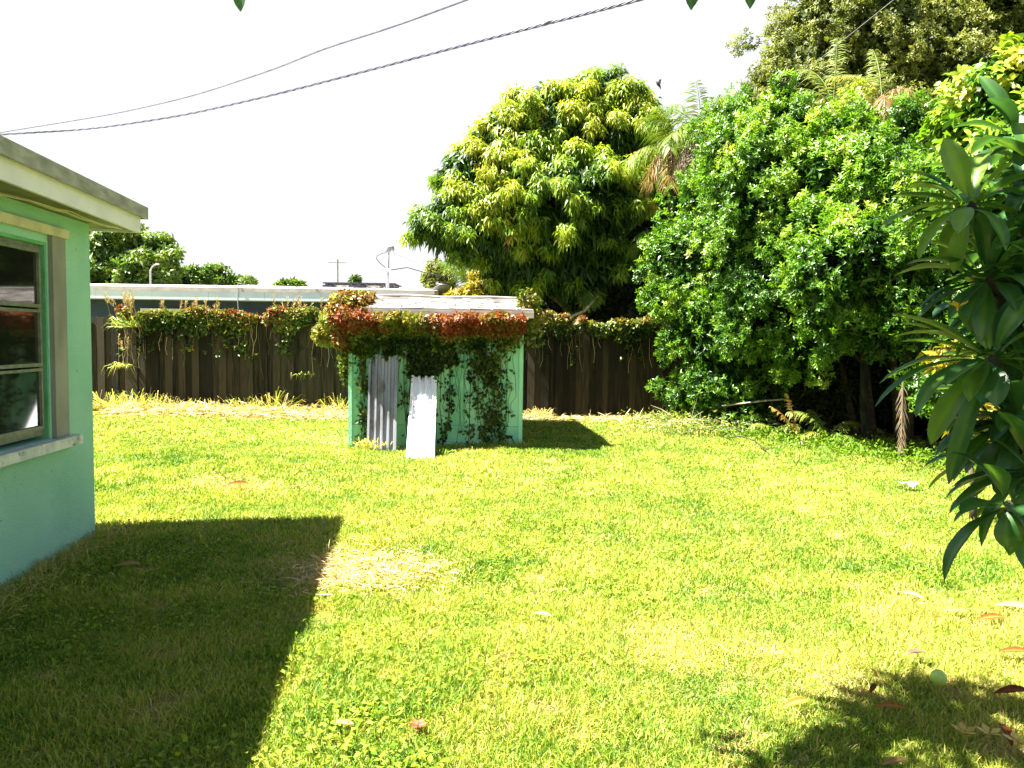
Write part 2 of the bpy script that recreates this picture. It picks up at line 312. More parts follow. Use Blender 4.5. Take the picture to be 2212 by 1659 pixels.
# ---------------- neighbour house ----------------
def build_neighbour():
    Y0 = 17.8
    L = P(100, 650, Y0); 
    h = thing('house', (-6, Y0+.6, 0), 'slate blue house with white fascia and pale flat roof beyond the wooden fence', 'house')
    xl, xr = -14.0, -1.9
    zb = 2.33; zf = 2.53; zt = 2.62
    w = MB(); w.box(((xl+xr)/2, Y0+5, zb/2+.05), (xr-xl-.8, 8.6, zb+.1)); w.build('wall', M['blue'], h)
    r = MB()
    r.add([(xl, Y0, zt), (xr, Y0, zt), (xr, Y0+5.2, 3.02), (xl, Y0+5.2, 3.02), (xl, Y0+10.4, zt), (xr, Y0+10.4, zt),
           (xl, Y0, zb+.01), (xr, Y0, zb+.01), (xr, Y0+10.4, zb+.01), (xl, Y0+10.4, zb+.01)],
          [(0,1,2,3), (3,2,5,4), (0,6,7,1), (1,7,8,5,2), (4,5,8,9), (0,3,4,9,6), (6,9,8,7)])
    ro = r.build('roof', M['nroof'], h)
    f = MB(); n = 9
    for i in range(n):
        a = xl+(xr-xl)*i/n; b_ = xl+(xr-xl)*(i+1)/n
        f.box(((a+b_)/2, Y0-.015, (zb+zf)/2), (b_-a-.006, .03, zf-zb))
    f.box((xr+.015, Y0+5.2, (zb+zf)/2), (.03, 10.4, zf-zb)); f.build('fascia', M['white'], ro)
    d = MB(); d.box(((xl+xr)/2, Y0-.02, (zf+zt)/2+.004), (xr-xl+.04, .04, zt-zf+.01)); d.build('roof_edge', M['nband'], ro)
    # raised brown patch on the right
    p = MB(); q0 = P(800, 633, Y0+1.2); 
    # window
    a = P(305, 669, Y0+.68); b_ = P(480, 672, Y0+.68)
    wn = MB(); yy = Y0+.67; zt_ = a.z; zb_ = .9
    for x in (a.x+.03, (a.x+b_.x)/2+.05, b_.x-.03): wn.box((x, yy, (zt_+zb_)/2), (.07, .06, zt_-zb_))
    wn.box(((a.x+b_.x)/2, yy-.003, zt_), (b_.x-a.x, .07, .07)); wn.box(((a.x+b_.x)/2, yy-.003, zb_), (b_.x-a.x, .07, .07))
    W = wn.build('window', M['wframe'], h)
    g = MB(); g.box(((a.x+b_.x)/2, yy+.01, (zt_+zb_)/2), (b_.x-a.x-.05, .02, zt_-zb_-.05)); g.build('pane', M['glass'], W)
    # service mast
    mb = P(837, 636, 20); mt = P(837, 543, 20)
    k = MB(); k.tube([(mb.x, 20, 2.5), (mb.x, 20, mt.z)], .045, 10); k.lathe((mb.x, 20, 2.74), [(.16, -.05), (.14, .01), (.05, .06), (.045, .06)], 16)
    K = k.build('service_mast', M['steel'], h, True)
    hd = MB(); hd.tube([(mb.x, 20, mt.z-.04), (mb.x+.01, 20, mt.z+.03), (mb.x+.05, 20, mt.z+.1), (mb.x+.12, 20, mt.z+.09), (mb.x+.15, 20, mt.z+.02)], [.055, .075, .085, .07, .04], 10); hd.build('weatherhead', M['dish'], K, True)
    ins = MB(); ins.lathe((mb.x+.05, 20, mt.z-.5), [(.02, -.06), (.055, -.05), (.035, 0), (.06, .03), (.02, .06)], 12); ins.build('insulator', M['white'], K, True)
    lp = MB(); z = mt.z
    lp.tube([(mb.x, 20, z-.03), (mb.x-.15, 20, z-.05), (mb.x-.28, 20, z-.12), (mb.x-.30, 20, z-.2), (mb.x-.2, 20, z-.32), (mb.x-.02, 20, z-.46)], .01, 6); lp.build('service_drop_loop', M['black'], K)
    vp = MB(); v0 = P(515, 628, Y0-.05); vp.tube([(v0.x, Y0-.06, 2.1), (v0.x-.02, Y0-.06, 2.4), (v0.x, Y0-.06, 2.74), (v0.x+.1, Y0+.2, 2.70), (v0.x+1.6, Y0+.5, 2.69), (v0.x+2.6, Y0+.6, 2.70)], .014, 6); vp.build('roof_cable', M['steel'], h)
    # lead-in wire from tree side
    return mb, mt
mb_, mt_ = build_neighbour()
def cable(name, pts, r, mat, label, cat='cable', n=6, group=None):
    o = MB().tube(pts, r, n).build(name, mat, None, True); tag(o, label, cat, group); return o
cable('service_wire', [(mt_.x+.05, 20, mt_.z-.5), P(880, 578, 20.1), P(915, 588, 20.2), P(955, 596, 20.4), P(1010, 603, 21)], .012, M['black'], 'thin black service wire sagging from the roof mast to the small palm')
cable('service_wire', [(mt_.x+.14, 20, mt_.z+.02), P(853, 549, 20), P(872, 556, 20.05), P(885, 563, 20.1), P(960, 575, 20.4), P(1010, 590, 21)], .007, M['steel'], 'thinner pale wire running from the top of the roof mast toward the trees')
def rack():
    a = P(698, 611, 21); b_ = P(855, 616, 21)
    t = thing('roof_rack', ((a.x+b_.x)/2, 21, 2.86), 'dark low slatted frame on blocks on the pale roof of the blue house', 'rack')
    zt = a.z; m1 = MB()
    for k in range(4): m1.box(((a.x+b_.x)/2, 21+k*.35, zt), (b_.x-a.x, .1, .035))
    for k in range(9): m1.box((a.x+(b_.x-a.x)*(k+.5)/9, 21.52, zt-.04), (.08, 1.2, .04))
    m1.build('slats', M['black'], t)
    for k in range(5):
        x = a.x+.12+(b_.x-a.x-.3)*k/4
        bb = MB(); bb.box((x, 21.1, 2.86), (.26+.08*(k % 2), .3, zt*2-.05-2*2.86 if False else .16)); bb.build('block', M['greytrim'] if k % 2 else M['black'], t)
    ba = MB(); ba.box(((a.x+b_.x)/2+.1, 21.3, 2.81), (b_.x-a.x, .9, .05)); ba.build('base_rail', M['black'], t)
rack()
def dish():
    c = P(950, 628, 19.0)
    t = thing('satellite_dish', (c.x, 19, 2.5), 'dark grey satellite dish peeking over the shed roof ridge', 'satellite dish')
    mbd = MB(); n = 24; rings = 5; nrm = Vector((-.35, .55, .75)).normalized(); a = nrm.orthogonal().normalized(); b2 = nrm.cross(a)
    cc = Vector((c.x+.02, 19, c.z-.02)); vs = [cc-nrm*.06]; fs = []
    for r_ in range(1, rings+1):
        q = r_/rings
        for k in range(n): th = 2*math.pi*k/n; vs.append(cc + (a*math.cos(th)+b2*math.sin(th))*.27*q - nrm*.06*(1-q*q))
    for k in range(n): fs.append((0, 1+k, 1+(k+1) % n))
    for r_ in range(rings-1):
        for k in range(n): i = 1+r_*n; fs.append((i+k, i+n+k, i+n+(k+1) % n, i+(k+1) % n))
    o = mbd.add(vs, fs).build('reflector', M['dish'], t, True); o.modifiers.new('s', 'SOLIDIFY').thickness = .012
    MB().tube([(c.x, 19.0, 2.3), cc-nrm*.07], .025, 8).build('mount', M['steel'], t)
    MB().tube([cc-b2*.25, cc+nrm*.28], .01, 6).box(cc+nrm*.3, (.06, .06, .06)).build('feed_arm', M['steel'], t)
dish()

# ---------------- fence ----------------
def build_fence():
    YF = 14.45
    t = thing('wooden_fence', (0, YF, 0), 'tall weathered dark board fence running behind the shed, its top overgrown with creeper', 'fence')
    m1 = MB(); x = -8.5; wd = .14; sag = 0; k = 0
    while x < 8.5:
        ww = wd*random.uniform(.92, 1.06); hgt = 1.83+random.uniform(-.03, .03)+.02*math.sin(x*.7)
        y = YF + (0 if k % 2 else .028) + random.uniform(-.004, .004)
        c = (x+ww/2, y, hgt/2-.03); lean = random.uniform(-.006, .006)
        e = .02
        vs = []
        for yy in (y-.01, y+.01):
            vs += [(x, yy, -.05), (x+ww, yy, -.05), (x+ww+lean, yy, hgt-e), (x+ww-.03+lean, yy, hgt), (x+.03+lean, yy, hgt), (x+lean, yy, hgt-e)]
        m1.add(vs, [(0,1,2,3,4,5), (11,10,9,8,7,6), (0,6,7,1), (1,7,8,2), (2,8,9,3), (3,9,10,4), (4,10,11,5), (5,11,6,0)], random.random())
        x += ww-.006 if k % 2 else ww*.93; k += 1
    m1.build('boards', M['fence'], t)
    for z in (.35, 1.45): 
        MB().box((0, YF+.07, z), (17, .04, .09)).build('rail', M['fence'], t)
    for px in [-7.3+2.44*i for i in range(7)]:
        MB().box((px, YF+.13, .95), (.1, .09, 1.95), tone=.7).build('post', M['fence'], t)
    q = P(286, 700, YF-.06)
    MB().box((q.x, YF-.065, .93), (.165, .045, 1.9), tone=1.3).build('post', M['fence'], t)['label'] = 'paler wide post on the lawn side of the fence'
build_fence()

# ---------------- shed ----------------
def shinglemat():
    m, nt, b, out = newmat('weathered shingles')
    tc = nt.nodes.new('ShaderNodeTexCoord'); n = nt.nodes.new('ShaderNodeTexNoise'); n.inputs['Scale'].default_value = 5; n.inputs['Detail'].default_value = 8
    mp = nt.nodes.new('ShaderNodeMapping'); mp.inputs['Scale'].default_value = (.6, 6, 6); nt.links.new(tc.outputs['Object'], mp.inputs[0]); nt.links.new(mp.outputs[0], n.inputs[0])
    at = nt.nodes.new('ShaderNodeAttribute'); at.attribute_name = 'tone'
    q = nt.nodes.new('ShaderNodeMath'); q.operation = 'MULTIPLY_ADD'; q.inputs[1].default_value = .35; nt.links.new(at.outputs['Fac'], q.inputs[0]); nt.links.new(n.outputs[0], q.inputs[2])
    r = ramp(nt, [(.42, (.12, .10, .09)), (.6, (.27, .25, .235)), (.9, (.35, .335, .32))], q.outputs[0]); nt.links.new(r.outputs[0], b.inputs['Base Color']); b.inputs['Roughness'].default_value = .9
    return m
M['shingle'] = shinglemat()
SY = 10.33
FL, FRt = Vector((-2.27, SY-.02, 0)), Vector((.135, SY+.03, 0))
BL, BR = Vector((-2.36, 13.35, 0)), Vector((.02, 13.4, 0))
def build_shed():
    t = thing('garden_shed', ((FL+FRt)/2), 'small mint green board shed with shingle roof, standing on the lawn', 'shed')
    w = MB()
    core = [FL, FRt, BR, BL]; hs = [1.83, 1.83, 1.72, 1.72]
    vs = [Vector((p.x, p.y, -.05)) for p in core] + [Vector((p.x, p.y, h)) for p, h in zip(core, hs)]
    gl = (FL+BL)/2; gr = (FRt+BR)/2
    vs += [Vector((gl.x+.0, gl.y-.4, 2.06)), Vector((gr.x, gr.y-.4, 2.06))]
    w.add(vs, [(0,1,5,4), (1,2,6,9,5), (2,3,7,6), (3,0,4,8,7)], .1)
    w.build('wall', M['shedpaint'], t)
    d = (FRt-FL); Ln = d.length; d = d.normalized(); nrm = Vector((d.y, -d.x, 0))
    fr = MB(); x = 0; pw = .2; i = 0
    while x < Ln-.01:
        ww = min(pw, Ln-x); c = FL + d*(x+ww/2) + nrm*.012
        fr.box(c+Vector((0, 0, .28+.775)), (ww-(.012 if i % 2 else .028), .02, 1.55), math.atan2(d.y, d.x), tone=random.random()); x += ww; i += 1
    fr.build('front_boards', M['shedpaint'], t)
    MB().box((FL+FRt)/2+nrm*.014+Vector((0, 0, .125)), (Ln+.01, .028, .30), math.atan2(d.y, d.x), tone=.45).build('base_board', M['shedpaint'], t)
    for p in (FL+d*.02, FRt-d*.012): MB().box(p+nrm*.03+Vector((0, 0, .9)), (.05, .03, 1.83), tone=.9).build('corner_trim', M['shedpaint'], t)
    # right side boards
    sb = MB(); ds = (BR-FRt); Ls = ds.length; ds = ds.normalized()
    for k in range(15):
        c = FRt+ds*(Ls*(k+.5)/15)+Vector((.012, 0, 0)); sb.box(c+Vector((0, 0, .9)), (Ls/15-.02, .02, 1.75), math.atan2(ds.y, ds.x), tone=random.random())
    sb.build('side_boards', M['shedpaint'], t)
    # roof: courses
    e0 = Vector((-2.45, SY-.24, 1.885)); e1 = Vector((.285, SY-.2, 1.885))
    k0 = Vector((-2.40, 11.45, 2.12)); k1 = Vector((.14, 11.5, 2.11))
    b0 = Vector((-2.5, 13.6, 1.75)); b1 = Vector((.14, 13.62, 1.75))
    rf = MB()
    dn = Vector((0, 0, -.05))
    rf.add([e0, e1, k1, k0, b1, b0] + [p+dn for p in (e0, e1, k1, k0, b1, b0)], [(0,1,2,3), (3,2,4,5), (6,9,8,7), (9,11,10,8), (0,6,7,1), (4,10,11,5), (1,7,8,2), (2,8,10,4), (0,3,9,6), (3,5,11,9)], .4)
    RO = rf.build('roof', M['shingle'], t)
    sh = MB(); nc = 9
    for side in (0, 1):
        A0, A1, K0, K1 = (e0, e1, k0, k1) if side == 0 else (b0, b1, k0, k1)
        for c in range(nc):
            f0, f1 = c/nc, (c+1.15)/nc
            cuts = [0]; x = random.uniform(.02, .1)
            while x < 1: cuts.append(x); x += random.uniform(.08, .14)
            cuts.append(1)
            for a, b_ in zip(cuts[:-1], cuts[1:]):
                g = .002; wv = random.uniform(-.006, .006); up = .014+.006*random.random()
                q = [A0.lerp(A1, a+g).lerp(K0.lerp(K1, a+g), f0), A0.lerp(A1, b_-g).lerp(K0.lerp(K1, b_-g), f0), A0.lerp(A1, b_-g).lerp(K0.lerp(K1, b_-g), min(f1, 1)), A0.lerp(A1, a+g).lerp(K0.lerp(K1, a+g), min(f1, 1))]
                z = [up+wv, up-wv, .004, .004]
                top = [p+Vector((0, 0, z[i])) for i, p in enumerate(q)]; bot = [p+Vector((0, 0, .001)) for p in q]
                sh.add(top+bot, [(0,1,2,3), (4,7,6,5), (0,4,5,1), (1,5,6,2), (3,2,6,7), (0,3,7,4)], random.random())
    # ridge cap
    sh.tube([k0+Vector((0, 0, .01)), k0.lerp(k1, .3)+Vector((0, 0, .03)), k0.lerp(k1, .5)+Vector((0, 0, .012)), k0.lerp(k1, .8)+Vector((0, 0, .025)), k1+Vector((0, 0, .015))], .02, 6)
    sh.build('shingles', M['shingle'], RO)
    fb = MB(); c = (e0+e1)/2
    fb.box(c+Vector((0, .0, -.06)), ((e1-e0).length, .022, .085), math.atan2((e1-e0).y, (e1-e0).x)); fb.build('eave_board', M['eave'], RO)
build_shed()

# corrugated sheets leaning on the shed
def corrugated(name, bl, br, tl, tr, ribs, mat, label, depth=.03, yoff=0, holes=True):
    t = thing(name, (Vector(bl)+Vector(br))/2, label, 'metal sheet', 'corrugated metal sheets leaning on the shed')
    bl, br, tl, tr = map(Vector, (bl, br, tl, tr)); nrm = (br-bl).cross(tl-bl).normalized()
    if nrm.y > 0: nrm = -nrm
    prof = []
    p = 1.0/ribs
    for i in range(ribs):
        x = i*p; prof += [(x, 1), (x+p*.28, 1), (x+p*.42, 0), (x+p*.86, 0)]
    prof += [(1-.0, 1)] ; prof = [(q, h) for q, h in prof]
    prof.append((1.0+.10*p*4, 1))
    prof = [(q/prof[-1][0], h) for q, h in prof]
    nz = 24; vs = []; fs = []; n = len(prof)
    for j in range(nz+1):
        f = j/nz; a = bl.lerp(tl, f); b_ = br.lerp(tr, f)
        for q, h in prof: vs.append(a.lerp(b_, q)+nrm*(h*depth + .004*math.sin(f*9+q*4)))
    for j in range(nz):
        for i in range(n-1): fs.append((j*n+i, j*n+i+1, (j+1)*n+i+1, (j+1)*n+i))
    o = MB().add(vs, fs).build('sheet', mat, t); md = o.modifiers.new('s', 'SOLIDIFY'); md.thickness = .0025
    if holes:
        for q in (.03, .97):
            hh = MB(); p_ = bl.lerp(tl, .965).lerp(br.lerp(tr, .965), q)+nrm*(depth+.006)
            hh.tube([p_-nrm*.006, p_+nrm*.002], .009, 8); hh.build('nail_hole', M['black'], t)
def W(u, v, off):   # point in front of shed front wall at offset
    return P(u, v, SY-off)
corrugated('corrugated_sheet', W(793, 962, .30), W(833, 965, .30), W(798, 778, .05), W(834, 778, .05), 2, M['galv'], 'darker grey metal sheet at the far left of the leaning pair under the vines')
corrugated('corrugated_sheet', W(808, 970, .42), W(856, 974, .42), W(812, 767, .10), W(860, 769, .10), 3, M['galv'], 'tall ribbed grey metal sheet leaning left of the white one, front of its pair')
corrugated('corrugated_sheet', W(886, 986, .92), W(941, 986, .92), W(890, 813, .12), W(938, 815, .12), 3, M['galvlight'], 'white metal sheet behind the front white one, its top edge higher')
corrugated('corrugated_sheet', W(877, 994, 1.08), W(938, 995, 1.08), W(889, 823, .18), W(944, 824, .18), 3, M['galvlight'], 'bright white ribbed metal sheet, foremost, leaning on the shed with its foot in the grass')

# ---------------- foliage builders ----------------
def cluster_leaves(pts, outd, tone, per, L, W, rng_, spread=(50, 95), updir=.35, droop=.0, rnd=.5):
    n = len(pts); tw = nrmz(outd + rng_.normal(size=(n, 3))*rnd + np.array([0, 0, updir]))
    a = nrmz(np.cross(tw, rng_.normal(size=(n, 3)))); b_ = np.cross(tw, a)
    ks = np.arange(per); ph = rng_.uniform(0, 6.28, (n, 1)) + ks*2.4 + rng_.normal(size=(n, per))*.2
    th = np.radians(rng_.uniform(spread[0], spread[1], (n, per)))
    d = tw[:, None]*np.cos(th)[..., None] + (a[:, None]*np.cos(ph)[..., None] + b_[:, None]*np.sin(ph)[..., None])*np.sin(th)[..., None]
    d[..., 2] -= droop; d = nrmz(d)
    pos = pts[:, None] - tw[:, None]*(ks/per*L*1.1)[None, :, None]
    nn = tw[:, None] + 0*d
    LL = L*rng_.uniform(.65, 1.15, (n, per)); WW = W*rng_.uniform(.75, 1.15, (n, per))
    return pos.reshape(-1, 3), d.reshape(-1, 3), nn.reshape(-1, 3), LL.ravel(), WW.ravel(), np.repeat(tone, per)

def blobsW(bl):   # (u,v,Y,ru,rv[,ry]) -> center, radii
    out = []
    for q in bl:
        u, v, Y, ru, rv = q[:5]; c = np.array(P(u, v, Y)); k = Y/F0
        ry = q[5] if len(q) > 5 else .8*min(ru, rv)*k
        out.append((c, np.array([ru*k, ry, rv*k])))
    return out
def crown(bl, n, shell=.72, lump=.16, lf=1.6, gap=-.55, gf=2.2, seed=0, tuft=0, tr=.3, asp=(1, .75), push=0):
    cs = np.array([b[0] for b in bl]); rs = np.array([b[1] for b in bl])
    wt = np.array([(r[0]*r[2]+r[0]*r[1]+r[1]*r[2]) for r in rs]); wt /= wt.sum()
    if tuft:
        k = rng.choice(len(bl), tuft, p=wt); d = unit(tuft); rad = rng.uniform(shell, 1.0, (tuft, 1))
        tc = cs[k]+d*rs[k]*rad*(1+lump*noise(cs[k]+d*rs[k], lf, seed)[:, None])
        td = nrmz(d/rs[k])
        j = rng.integers(0, tuft, n); e = unit(n)*rng.uniform(.2, 1, (n, 1))**.5*tr; e[:, :2] *= asp[0]; e[:, 2] *= asp[1]; tc = tc + td*(rng.random((tuft, 1))**3)*push
        p = tc[j]+e; outd = nrmz(td[j]*.7+nrmz(e)*.8); rr = rad[j][:, 0] ; dd = (np.sum(nrmz(e)*td[j], 1)+1)/2
        tt = rng.normal(size=tuft)[j]*.5
        depth = dd*.6+.4*(rr-shell)/(1-shell+1e-6)
    else:
        k = rng.choice(len(bl), n, p=wt); d = unit(n); rad = shell+(1-shell)*rng.uniform(0, 1, (n, 1))**.6
        p = cs[k]+d*rs[k]*rad*(1+lump*noise(cs[k]+d*rs[k], lf, seed)[:, None]); outd = nrmz(d/rs[k]); depth = ((rad-shell)/(1-shell+1e-6))[:, 0]; tt = noise(p, 2.5, seed+1)
    # drop points deep in other blobs
    inside = np.zeros(n, bool)
    for c, r in zip(cs, rs):
        inside |= (np.sum(((p-c)/r)**2, 1) < .35)
    keep = ~inside & (noise(p, gf, seed+2) > gap) & (p[:, 2] > .05)
    return p[keep], outd[keep], depth[keep], tt[keep]
def limbs(mb, base, bl, r0_, rnd=.25, sub=3, tone=.5, topz=None):
    base = Vector(base)
    for c, r in bl:
        c = Vector(c); pts = [base]; n = 6
        for i in range(1, n):
            f = i/(n-1); p = base.lerp(c, f); p.x += (f*(1-f))*random.uniform(-1, 1)*rnd*2; p.y += (f*(1-f))*random.uniform(-1, 1)*rnd*2; p.z += f*(1-f)*.6*random.random(); pts.append(p)
        mb.tube(pts, [r0_*(1-.75*i/(n-1)) for i in range(n)], 7, tone)
        for s_ in range(sub):
            d = Vector(unit(1)[0]); d.z = abs(d.z)*.8; q = Vector((d.x*r[0], d.y*r[1], d.z*r[2]))*.85
            st = pts[random.choice((3, 4, 5))]; mid = (st+c+q)/2 + Vector((random.uniform(-.1, .1), 0, random.uniform(0, .15)))
            mb.tube([st, mid, c+q], [r0_*.28, r0_*.16, r0_*.05], 5, tone)
def tree(name, label, cat, base, bl, mat, n, per, L, W_, r0_=.12, bark='bark', kind='rhomb', droopv=0, base_tone=.35, tone_amp=.25, group=None, trunk_h=None, fold=.25, leafdroop=.3, spread=(50, 95), fill=True, fillmul=1.8, tipfn=None, part='crown', **kw):
    base = Vector(base); t = thing(name, base, label, cat, group)
    B = blobsW(bl); fork = Vector(base); cm = sum((b[0][2]-b[1][2]*.5) for b in B)/len(B)
    fork.z = trunk_h if trunk_h else max(.4, cm*.5)
    cxm = sum(b[0][0] for b in B)/len(B); fork.x += (cxm-base.x)*.25
    tm = MB(); mid = base.lerp(fork, .5)+Vector((random.uniform(-.06, .06), 0, 0))
    tm.tube([base-Vector((0, 0, .1)), base+Vector((0, 0, .15)), mid, fork], [r0_*1.5, r0_*1.15, r0_, r0_*.9], 12)
    limbs(tm, fork-Vector((0, 0, .05)), B, r0_*.6, sub=4); tm.build('trunk', M[bark], t, True)
    p, od, dep, tt = crown(B, n, **kw)
    tone = base_tone + tone_amp*(dep-.5)*1.2 + .10*tt + .12*noise(p, 1.1, 3)  # outer leaves paler, deeper ones darker as painted crown shade
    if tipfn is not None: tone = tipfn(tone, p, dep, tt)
    a = cluster_leaves(p, od, tone, per, L, W_, rng, spread=spread, droop=droopv)
    if fill:
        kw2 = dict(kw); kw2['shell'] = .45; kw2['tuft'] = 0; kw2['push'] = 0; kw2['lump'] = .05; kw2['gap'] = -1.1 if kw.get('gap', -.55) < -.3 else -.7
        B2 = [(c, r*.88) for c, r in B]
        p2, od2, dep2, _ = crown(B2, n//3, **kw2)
        b_ = cluster_leaves(p2, od2, np.full(len(p2), base_tone-.2), max(per-2, 3), L*fillmul, W_*fillmul, rng, spread=spread, droop=droopv)  # inner fill leaves toned down to paint the crown interior dark
        a = [np.concatenate([x, y]) for x, y in zip(a, b_)]
    leaves(part, *a, M[mat], t, kind, leafdroop, fold)
    return t

# ---------------- trees ----------------
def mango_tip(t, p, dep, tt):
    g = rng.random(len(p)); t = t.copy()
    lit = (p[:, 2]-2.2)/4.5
    t += .18*np.clip(lit, 0, 1)  # leaves paler with height, sunlight put into their tone
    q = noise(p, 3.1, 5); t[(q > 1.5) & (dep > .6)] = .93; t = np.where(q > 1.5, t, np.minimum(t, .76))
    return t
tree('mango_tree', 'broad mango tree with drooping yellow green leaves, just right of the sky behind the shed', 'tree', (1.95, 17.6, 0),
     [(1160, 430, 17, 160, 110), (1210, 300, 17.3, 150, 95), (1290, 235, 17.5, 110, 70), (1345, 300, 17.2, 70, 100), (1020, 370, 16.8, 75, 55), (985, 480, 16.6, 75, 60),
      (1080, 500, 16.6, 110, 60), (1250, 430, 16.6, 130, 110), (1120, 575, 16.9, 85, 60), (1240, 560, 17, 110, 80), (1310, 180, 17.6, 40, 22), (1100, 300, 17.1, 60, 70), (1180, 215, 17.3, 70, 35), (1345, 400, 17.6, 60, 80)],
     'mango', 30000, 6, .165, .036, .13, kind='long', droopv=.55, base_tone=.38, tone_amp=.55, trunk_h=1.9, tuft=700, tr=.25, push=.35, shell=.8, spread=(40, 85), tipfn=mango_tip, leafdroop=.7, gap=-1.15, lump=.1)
MB().tube([(1.6, 16.9, 1.75), P(1232, 660, 16.8), P(1225, 640, 16.8)], [.05, .04, .02], 6)
cable('bare_branch', [P(1222, 700, 16.4), P(1238, 682, 16.3), P(1262, 672, 16.3), P(1282, 650, 16.4), P(1292, 638, 16.4)], .028, M['palebark'], 'pale bare forked branch standing in the dark under the mango tree', 'branch')

# bushes added as a dark backdrop; low leaf tone paints in the shade
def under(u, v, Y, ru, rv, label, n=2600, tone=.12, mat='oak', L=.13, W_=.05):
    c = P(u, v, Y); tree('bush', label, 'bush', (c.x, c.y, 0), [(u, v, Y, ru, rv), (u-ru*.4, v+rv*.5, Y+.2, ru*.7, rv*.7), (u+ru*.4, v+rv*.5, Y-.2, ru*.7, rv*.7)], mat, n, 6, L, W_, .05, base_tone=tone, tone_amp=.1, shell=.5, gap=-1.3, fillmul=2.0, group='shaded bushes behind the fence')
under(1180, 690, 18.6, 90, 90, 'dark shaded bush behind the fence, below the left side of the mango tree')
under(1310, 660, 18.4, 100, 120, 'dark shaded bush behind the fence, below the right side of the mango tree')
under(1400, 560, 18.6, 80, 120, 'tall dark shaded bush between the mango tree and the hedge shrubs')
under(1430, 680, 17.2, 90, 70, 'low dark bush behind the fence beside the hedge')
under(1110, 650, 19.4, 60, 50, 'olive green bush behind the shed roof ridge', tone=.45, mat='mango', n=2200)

tree('background_tree', 'loose green tree filling the gap between the mango tree and the hedge, behind the palms', 'tree', (4.2, 18.8, 0),
     [(1425, 420, 18.6, 70, 100), (1490, 360, 18.8, 60, 95), (1440, 540, 18.4, 80, 80), (1540, 330, 19, 50, 70)],
     'hedge', 6500, 7, .12, .045, .1, bark='darkbark', base_tone=.45, tone_amp=.6, tuft=160, tr=.3, push=.4, shell=.7, gap=-.8, trunk_h=2.2)
# hedge shrubs, right
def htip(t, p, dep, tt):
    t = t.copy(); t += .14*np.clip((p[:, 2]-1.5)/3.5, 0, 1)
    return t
HK = dict(bark='darkbark', kind='rhomb', base_tone=.42, tone_amp=.6, tuft=420, tr=.24, asp=(1, .95), push=.42, shell=.82, spread=(35, 80), tipfn=htip, gap=-1.2, lump=.12, group='shrubs of the tall hedge on the right', droopv=.05, fillmul=2.2)
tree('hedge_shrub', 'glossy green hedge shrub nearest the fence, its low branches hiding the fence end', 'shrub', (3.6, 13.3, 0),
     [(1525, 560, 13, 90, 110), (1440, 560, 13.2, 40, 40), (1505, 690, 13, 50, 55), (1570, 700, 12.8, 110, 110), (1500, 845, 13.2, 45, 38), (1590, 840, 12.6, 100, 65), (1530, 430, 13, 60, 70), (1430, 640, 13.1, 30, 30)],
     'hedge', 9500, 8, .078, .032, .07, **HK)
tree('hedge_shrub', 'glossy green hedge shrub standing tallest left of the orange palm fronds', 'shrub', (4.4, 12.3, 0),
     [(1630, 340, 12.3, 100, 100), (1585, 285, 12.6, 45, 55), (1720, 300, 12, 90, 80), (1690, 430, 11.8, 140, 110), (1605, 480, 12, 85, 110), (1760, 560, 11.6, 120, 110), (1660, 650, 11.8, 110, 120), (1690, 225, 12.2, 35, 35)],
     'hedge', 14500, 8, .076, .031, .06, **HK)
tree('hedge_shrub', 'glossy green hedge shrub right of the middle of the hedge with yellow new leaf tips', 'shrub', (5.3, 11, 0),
     [(1870, 300, 11.3, 100, 70), (1850, 400, 11, 130, 110), (1980, 330, 11, 100, 90), (1960, 460, 10.5, 120, 120), (1830, 540, 10.6, 120, 110), (1930, 620, 10.2, 100, 90), (1800, 650, 10.6, 70, 60), (1900, 720, 10.1, 60, 40), (1730, 740, 11.2, 60, 60), (1800, 590, 9.9, 100, 80), (1905, 540, 9.7, 100, 85), (1980, 660, 9.6, 70, 60)],  # the nearest blobs were added to shade the hedge foot
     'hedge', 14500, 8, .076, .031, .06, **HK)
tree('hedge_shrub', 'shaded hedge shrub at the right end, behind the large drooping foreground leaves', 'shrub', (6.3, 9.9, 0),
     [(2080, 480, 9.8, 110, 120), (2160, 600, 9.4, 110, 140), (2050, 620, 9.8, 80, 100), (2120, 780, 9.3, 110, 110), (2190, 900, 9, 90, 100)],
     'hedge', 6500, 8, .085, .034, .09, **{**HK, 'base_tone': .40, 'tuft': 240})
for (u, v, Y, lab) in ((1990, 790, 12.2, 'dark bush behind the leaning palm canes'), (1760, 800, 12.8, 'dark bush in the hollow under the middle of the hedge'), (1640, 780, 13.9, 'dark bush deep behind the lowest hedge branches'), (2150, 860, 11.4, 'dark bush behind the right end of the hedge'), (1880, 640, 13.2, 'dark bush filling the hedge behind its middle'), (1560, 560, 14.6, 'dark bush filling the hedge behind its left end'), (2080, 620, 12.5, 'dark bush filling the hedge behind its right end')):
    under(u, v, Y, 130, 130, lab, n=2600, tone=.1)  # low leaf tone paints in the dark of the hedge hollows
# bright tree top right
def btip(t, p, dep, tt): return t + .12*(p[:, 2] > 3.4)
tree('bright_leaf_tree', 'young tree with large bright yellow green leaves at the right edge', 'tree', (5.35, 7.3, 0),
     [(2150, 190, 7.2, 85, 60), (2120, 290, 7.2, 75, 70), (2200, 330, 7, 110, 110), (2080, 380, 7.3, 55, 55), (2160, 450, 7.1, 90, 80)],
     'bright', 2000, 8, .13, .045, .06, kind='long', base_tone=.36, tone_amp=.75, tuft=110, tr=.3, shell=.7, spread=(45, 85), gap=-1.2, fillmul=1.3, tipfn=btip)
